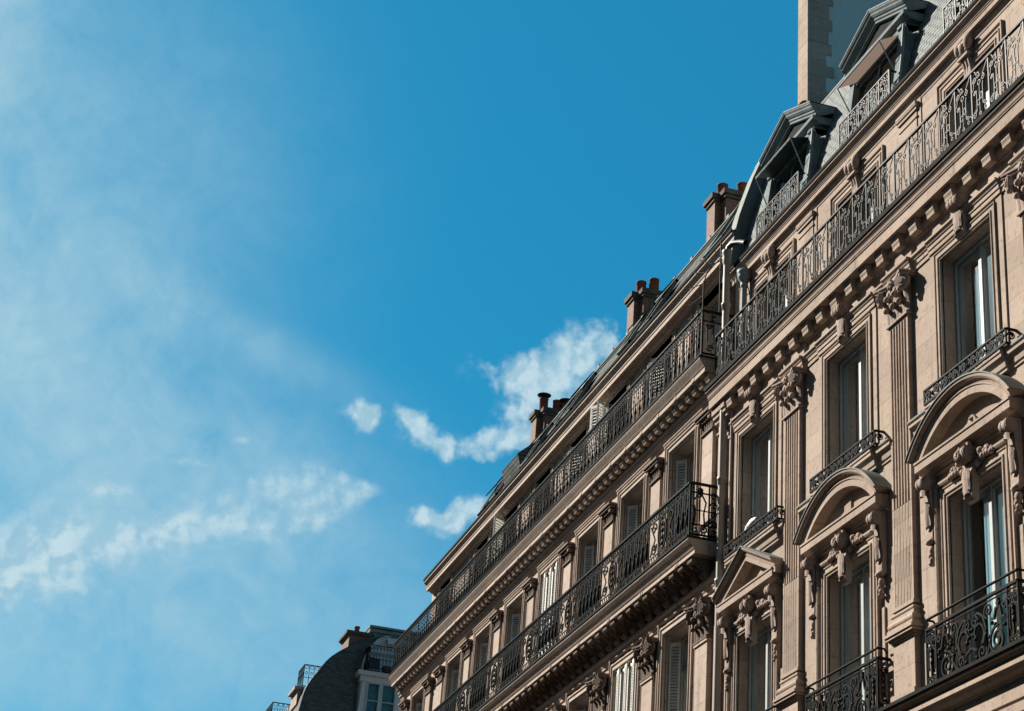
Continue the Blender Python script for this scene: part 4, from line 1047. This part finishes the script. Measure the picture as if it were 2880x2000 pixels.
# slate roof
XE = -48.25
RB = [(-.16, 19.63), (-.22, 19.72), (-.56, 20.28), (-.95, 21.06), (-1.2, 21.58)]
m = MB(); m.loft([[(XE, p, z) for p, z in RB], [(X1, p, z) for p, z in RB]], False, False)
m.add([(XE, p, z) for p, z in RB] + [(XE, -7.5, 22.2), (XE, -7.5, 19.6)], [tuple(range(len(RB) + 2))])
m.add([(XE, -1.2, 21.585), (X1, -1.2, 21.585), (X1, -7.5, 22.2), (XE, -7.5, 22.2)], [(0, 1, 2, 3)])
m.add([(-51.75, -.2, 19.63), (XE, -.2, 19.63), (XE, -9, 19.63), (-51.75, -9, 19.63)], [(0, 1, 2, 3)])
roof2 = obj('roof', m, 'slate2', B2)
m = MB(); m.cyl((XE, -1.2, 21.60), (X1, -1.2, 21.60), .032, 8); m.cyl((XE, -1.08, 21.36), (X1, -1.08, 21.36), .018, 6)
for k in range(19): m.box(XE + .4 + k * 1.0, XE + .52 + k * 1.0, -1.28, -1.18, 21.6, 21.70)
obj('ridge', m, 'zinc', roof2)
def rpt(t, e=0.0):   # point on roof slope, t 0..1, e height above
    p = -.22 - .98 * t; z = 19.72 + 1.86 * t; return (p + e * .885, z + e * .466)
sk = None
for x, t, sz in ((-34.08, .40, 1), (-35.64, .50, 1), (-39.44, .45, 1), (-40.39, .42, 1), (-42.56, .40, 1), (-45.62, .45, .9), (-46.7, .45, .9), (-30.2, .48, 1.35)):
    m = MB(); h = .30 * sz; wd = .36 * sz
    def P(u, v, e): a, b = rpt(t + v, e); return (x + u, a, b)
    for u0, u1, v0, v1 in ((-wd, -wd + .06, -h, h), (wd - .06, wd, -h, h), (-wd, wd, -h, -h + .035), (-wd, wd, h - .035, h)):
        m.loft([[P(u0, v0, .01), P(u1, v0, .01), P(u1, v1, .01), P(u0, v1, .01)], [P(u0, v0, .09), P(u1, v0, .09), P(u1, v1, .09), P(u0, v1, .09)]], True); m.add([P(u0, v0, .09), P(u1, v0, .09), P(u1, v1, .09), P(u0, v1, .09)], [(0, 1, 2, 3)])
    so = obj('skylight', m, 'zinc', B2)
    m = MB(); m.add([P(-wd + .05, -h + .03, .03), P(wd - .05, -h + .03, .03), P(wd - .05, h - .03, .03), P(-wd + .05, h - .03, .03)], [(0, 1, 2, 3)]); obj('pane', m, 'glass', so)
    if x < -31:
        m = MB(); A = [P(-wd, h, .10), P(wd, h, .10), P(wd, h * .1, .17), P(-wd, h * .1, .17)]; Bq = [P(-wd, h, .125), P(wd, h, .125), P(wd, h * .1, .195), P(-wd, h * .1, .195)]
        m.loft([A, Bq], True); m.add(A, [(0, 1, 2, 3)]); m.add(Bq, [(0, 1, 2, 3)]); obj('sash', m, 'zincdark', so)
# low dormer with brown soffit
m = MB(); x = -44.2
a0, b0 = rpt(.25, 0); a1_, b1_ = rpt(.8, 0)
m.ext_x([(a0, b0), (a0 + .12, b0 + .42), (a1_, b1_), ], x - .7, x + .7); obj('dormer', m, 'slate2', B2, label='low slate dormer')
# chimneys
def chimney(x, ztop, pots, caps):
    m = MB()
    m.box(x, x + .44, -2.6, -1.5, 20.6, ztop - .12)
    m.box(x + .44, x + .68, -2.9, -1.66, 20.6, ztop - .12)
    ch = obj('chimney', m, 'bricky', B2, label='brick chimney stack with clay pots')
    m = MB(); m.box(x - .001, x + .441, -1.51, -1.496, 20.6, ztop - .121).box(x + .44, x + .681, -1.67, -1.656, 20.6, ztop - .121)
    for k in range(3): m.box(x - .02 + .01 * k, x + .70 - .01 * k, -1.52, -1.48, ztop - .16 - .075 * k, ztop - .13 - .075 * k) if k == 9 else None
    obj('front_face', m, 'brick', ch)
    m = MB(); m.ext_z([(x - .07, -1.42), (x + .47, -1.42), (x + .47, -1.58), (x + .76, -1.58), (x + .76, -3.0), (x - .07, -3.0)], ztop - .12, ztop)
    m.ext_z([(x - .03, -1.46), (x + .46, -1.46), (x + .46, -1.62), (x + .72, -1.62), (x + .72, -2.96), (x - .03, -2.96)], ztop - .2, ztop - .12)
    obj('cap', m, 'capstone', ch)
    for j, (dx, dp, h) in enumerate(pots):
        h *= .85
        m = MB(); m.lathe([(.125, ztop), (.122, ztop + h * 1.12), (.13, ztop + h * 1.14), (.13, ztop + h * 1.2), (.10, ztop + h * 1.2), (.10, ztop + h * .5)], (x + dx, -dp), 14)
        pt = obj('chimney_pot', m, 'terracotta', ch)
        if caps and j in caps:
            m = MB(); m.lathe([(.075, ztop + h * 1.15), (.075, ztop + h * 1.2 + .05), (.19, ztop + h * 1.2 + .09), (.20, ztop + h * 1.2 + .11), (.02, ztop + h * 1.2 + .13)], (x + dx, -dp), 14); obj('cowl', m, 'lead', ch)
chimney(-33.72, 23.12, [(.24, 1.75, .36), (.42, 2.15, .38), (.5, 2.55, .42), (.52, 2.85, .40)], ())
chimney(-38.72, 23.08, [(.20, 1.75, .42), (.42, 2.0, .44), (.55, 2.5, .34), (.55, 2.8, .34)], ())
chimney(-46.35, 23.05, [(.20, 1.75, .48), (.34, 2.1, .42), (.50, 2.3, .30), (.58, 2.75, .42)], (0, 2, 3))

# ================================================================== far left: corner building with slate mansard
B3 = thing('mansard_building', 'far corner building with dark curved slate mansard and one chimney', 'building', (-70, 5, 0))
XF = -66.0
def smooth_curve(pts, k=6):
    out = []
    for i in range(len(pts) - 1):
        q = [pts[max(i - 1, 0)], pts[i], pts[i + 1], pts[min(i + 2, len(pts) - 1)]]
        for j in range(k):
            u = j / k
            out.append(tuple(.5 * (2 * q[1][a] + (q[2][a] - q[0][a]) * u + (2 * q[0][a] - 5 * q[1][a] + 4 * q[2][a] - q[3][a]) * u * u + (3 * q[1][a] - q[0][a] - 3 * q[2][a] + q[3][a]) * u ** 3) for a in (0, 1)))
    return out + [pts[-1]]
PR3 = [(.95, 17.0), (.80, 18.2), (.65, 18.99), (.46, 19.93), (.12, 20.57), (-.31, 21.23), (-.94, 21.76), (-1.55, 22.14), (-1.85, 22.30)]
PR3 = smooth_curve(PR3)
m = MB()
def batt(z): return XF - max(0, (z - 17)) * .10
top = PR3 + [(-9, 22.5), (-9, 17.0)]
m.add([(batt(z), p, z) for p, z in top], [tuple(range(len(top)))])
m.loft([[(batt(z), p, z) for p, z in PR3 + [(-9, 22.5)]], [(XF - 14, p, z) for p, z in PR3 + [(-9, 22.5)]]], False, True)
obj('roof', m, 'slate3', B3)
m = MB(); m.box(XF - 14, XF + .05, -9, .75, 0, 17.0).box(XF - 14, XF + .2, -9, 1.05, 16.8, 17.0); obj('wall', m, 'stone2', B3)
# attic box on top
m = MB(); m.box(XF - 3, XF - .62, -6, -1.85, 22.1, 22.5).box(XF - 3, XF - .55, -6, -1.72, 22.5, 22.62).box(XF - 3, XF - .5, -6, -1.7, 22.66, 22.74); obj('top_cornice', m, 'dormer', B3)
# dormer window facing us
m = MB(); xw = XF + .12
m.box(xw - .8, xw - .02, -2.95, -1.42, 20.42, 20.62); m.box(xw - .8, xw + .12, -3.2, -1.30, 20.62, 20.78)
m.box(xw - .8, xw - .04, -1.68, -1.45, 18.0, 20.42).box(xw - .8, xw - .04, -3.0, -2.80, 18.0, 20.42)
dw = obj('dormer', m, 'white', B3)
m = MB(); m.box(xw - .1, xw, -2.30, -2.14, 18.0, 20.42).box(xw - .1, xw, -1.75, -1.68, 18.0, 20.42).box(xw - .1, xw, -2.8, -2.74, 18.0, 20.42).box(xw - .1, xw - .02, -2.8, -1.7, 20.36, 20.42).box(xw - .09, xw - .03, -2.8, -1.7, 19.72, 19.76)
obj('frame', m, 'frame', dw)
m = MB(); m.box(xw - .12, xw - .06, -2.78, -1.7, 18.0, 20.4); obj('pane', m, 'glass', dw)
m = MB(); m.box(xw - .2, xw - .16, -2.79, -1.69, 18.0, 20.41); obj('blind', m, 'blind', dw)
m = MB(); m.pathtube([(xw + .02, -1.40, 18.0), (xw + .0, -1.52, 20.4)], .04, 6); obj('trim', m, 'shut_grey', dw)
# arched dormer above, on the terrace
m = MB()
arcp = [(-1.55, 20.8), (-1.58, 21.2), (-1.75, 21.75), (-2.05, 22.1), (-2.4, 22.3), (-4.4, 22.3), (-4.4, 20.8)]
n_ = len(arcp); xa = XF - .35
m.add([(xa, p, z) for p, z in arcp] + [(xa - 1.2, p, z) for p, z in arcp], [tuple(range(n_))] + [(i, i + 1, n_ + i + 1, n_ + i) for i in range(n_ - 1)])
da = obj('dormer', m, 'white', B3, label='arched white dormer above the terrace')
m = MB(); m.loft([[(xa + .12, p - q, z + q) for p, z in arcp[:5]] for q in (0, .07)] , False, True); m.loft([[(xa + .12, p + .06, z + .05) for p, z in arcp[:5]], [(xa - 1.2, p + .06, z + .05) for p, z in arcp[:5]]], False, True)
m.loft([[(xa + .12, p + .06, z + .05) for p, z in arcp[:5]], [(xa + .12, p - .06, z - .05) for p, z in arcp[:5]]])
obj('trim', m, 'shut_grey', da)
m = MB(); m.box(xa + .02, xa + .22, -3.6, -2.35, 22.0, 22.22); obj('awning', m, 'white', da)
# balcony railings
def plain_rail(L, H, nb):
    m = MB(); m.box(0, L, -.015, .015, H - .03, H).box(0, L, -.012, .012, H * .42, H * .44).box(0, L, -.012, .012, .02, .05)
    for k in range(nb + 1):
        x = L * k / nb; m.box(x - .01, x + .01, -.01, .01, 0, H)
        if k < nb: m.bar(arcpts(x + L / nb / 2, H * .88, L / nb * .35, 0, 360, 8), .016, .014); m.bar([(x + L / nb / 2, H * .7), (x + L / nb * .75, H * .62), (x + L / nb / 2, H * .54), (x + L / nb * .25, H * .62), (x + L / nb / 2, H * .7)], .02, .014)
    return m
obj('balcony_railing', plain_rail(1.9, .92, 15), 'iron', B3, (XF + .42, -1.62, 20.80), R(90))
obj('balcony_railing', plain_rail(.9, .92, 7), 'iron', B3, (XF - .48, -1.62, 20.80), 0)
obj('balcony_railing', plain_rail(1.3, .45, 8), 'iron', B3, (XF + .34, -1.6, 18.65), R(90))
# dormers along the street front seen edge-on, with their rails
m = MB(); m.box(XF - 2.2, XF - 1.0, -.1, .62, 19.5, 20.05).box(XF - 2.25, XF - .95, -.1, .75, 20.05, 20.16); obj('dormer', m, 'stone2', B3, label='street side dormer seen edge on'); m = MB(); m.box(XF - 5.2, XF - 3.6, -.1, 1.05, 18.6, 19.3); m.box(XF - 5.2, XF - 3.6, -.1, 1.2, 19.3, 19.42)
obj('dormer', m, 'stone2', B3, label='street side dormer seen edge on')
obj('roof_railing', plain_rail(.75, .85, 4), 'iron', B3, (XF - 1.1, .45, 20.2), R(90)); obj('roof_railing', plain_rail(1.1, .85, 6), 'iron', B3, (XF - 2.2, .45, 20.2), 0)
obj('roof_railing', plain_rail(.8, .7, 4), 'iron', B3, (XF - 3.6, 1.05, 19.45), R(90)); obj('roof_railing', plain_rail(1.4, .7, 6), 'iron', B3, (XF - 5.0, 1.05, 19.45), 0)
# chimney
m = MB(); m.box(XF - 1.9, XF - .6, -1.75, -.98, 21.4, 22.32); ch = obj('chimney', m, 'bricky', B3)
m = MB(); m.box(XF - 2.0, XF - .5, -1.88, -.86, 22.32, 22.42).box(XF - 1.95, XF - .55, -1.82, -.92, 22.26, 22.32); obj('cap', m, 'capstone', ch)
m = MB(); m.lathe([(.10, 22.42), (.09, 22.62), (.11, 22.64), (.11, 22.70), (.06, 22.70)], (XF - .9, -1.3), 12); obj('chimney_pot', m, 'terracotta', ch)

# ================================================================== loose things
t = thing('planter', 'dark box planter standing behind the railing of the far roof terrace', 'planter', (XF + .1, 2.2, 20.8))
m = MB(); m.loft([[(-.16, -.5, 0), (.16, -.5, 0), (.16, .1, 0), (-.16, .1, 0)], [(-.2, -.55, .22), (.2, -.55, .22), (.2, .15, .22), (-.2, .15, .22)]], True); m.add([(-.16, -.5, .2), (.16, -.5, .2), (.16, .1, .2), (-.16, .1, .2)], [(0, 1, 2, 3)])
obj('box', m, 'dark', t, (XF + .15, -2.35, 20.8))
m = MB(); m.box(-.12, .12, -.1, .42, .0, .05); m.loft([[(-.14, -.1, .2), (-.10, .38, .2)], [(-.14, -.12, .56), (-.10, .40, .60)]]); m.box(-.14, -.10, -.12, .4, .2, .56)
obj('back_board', m, 'dark', t, (XF + .05, -2.0, 20.8))
t = thing('plastic_bag', 'crumpled white plastic bag wedged behind a small window railing', 'bag', (-27.4, -.1, 12.9))
m = MB(); rnd = random.Random(5); rows = []
for j in range(9):
    u = j / 8; rr = .11 * math.sin(PI * (.08 + .84 * u)) ** .6
    rows.append([(-.22 + .44 * u, rr * .8 * math.cos(2 * PI * k / 12) * (1 + .3 * (rnd.random() - .5)), .07 + .10 * u + rr * .75 * math.sin(2 * PI * k / 12) * (1 + .35 * (rnd.random() - .5))) for k in range(12)])
m.loft(rows, True, True); obj('film', m, 'bag', t, (-27.4, .07, 12.93))

print('objects', len(bpy.data.objects), 'verts', sum(len(me.vertices) for me in bpy.data.meshes))
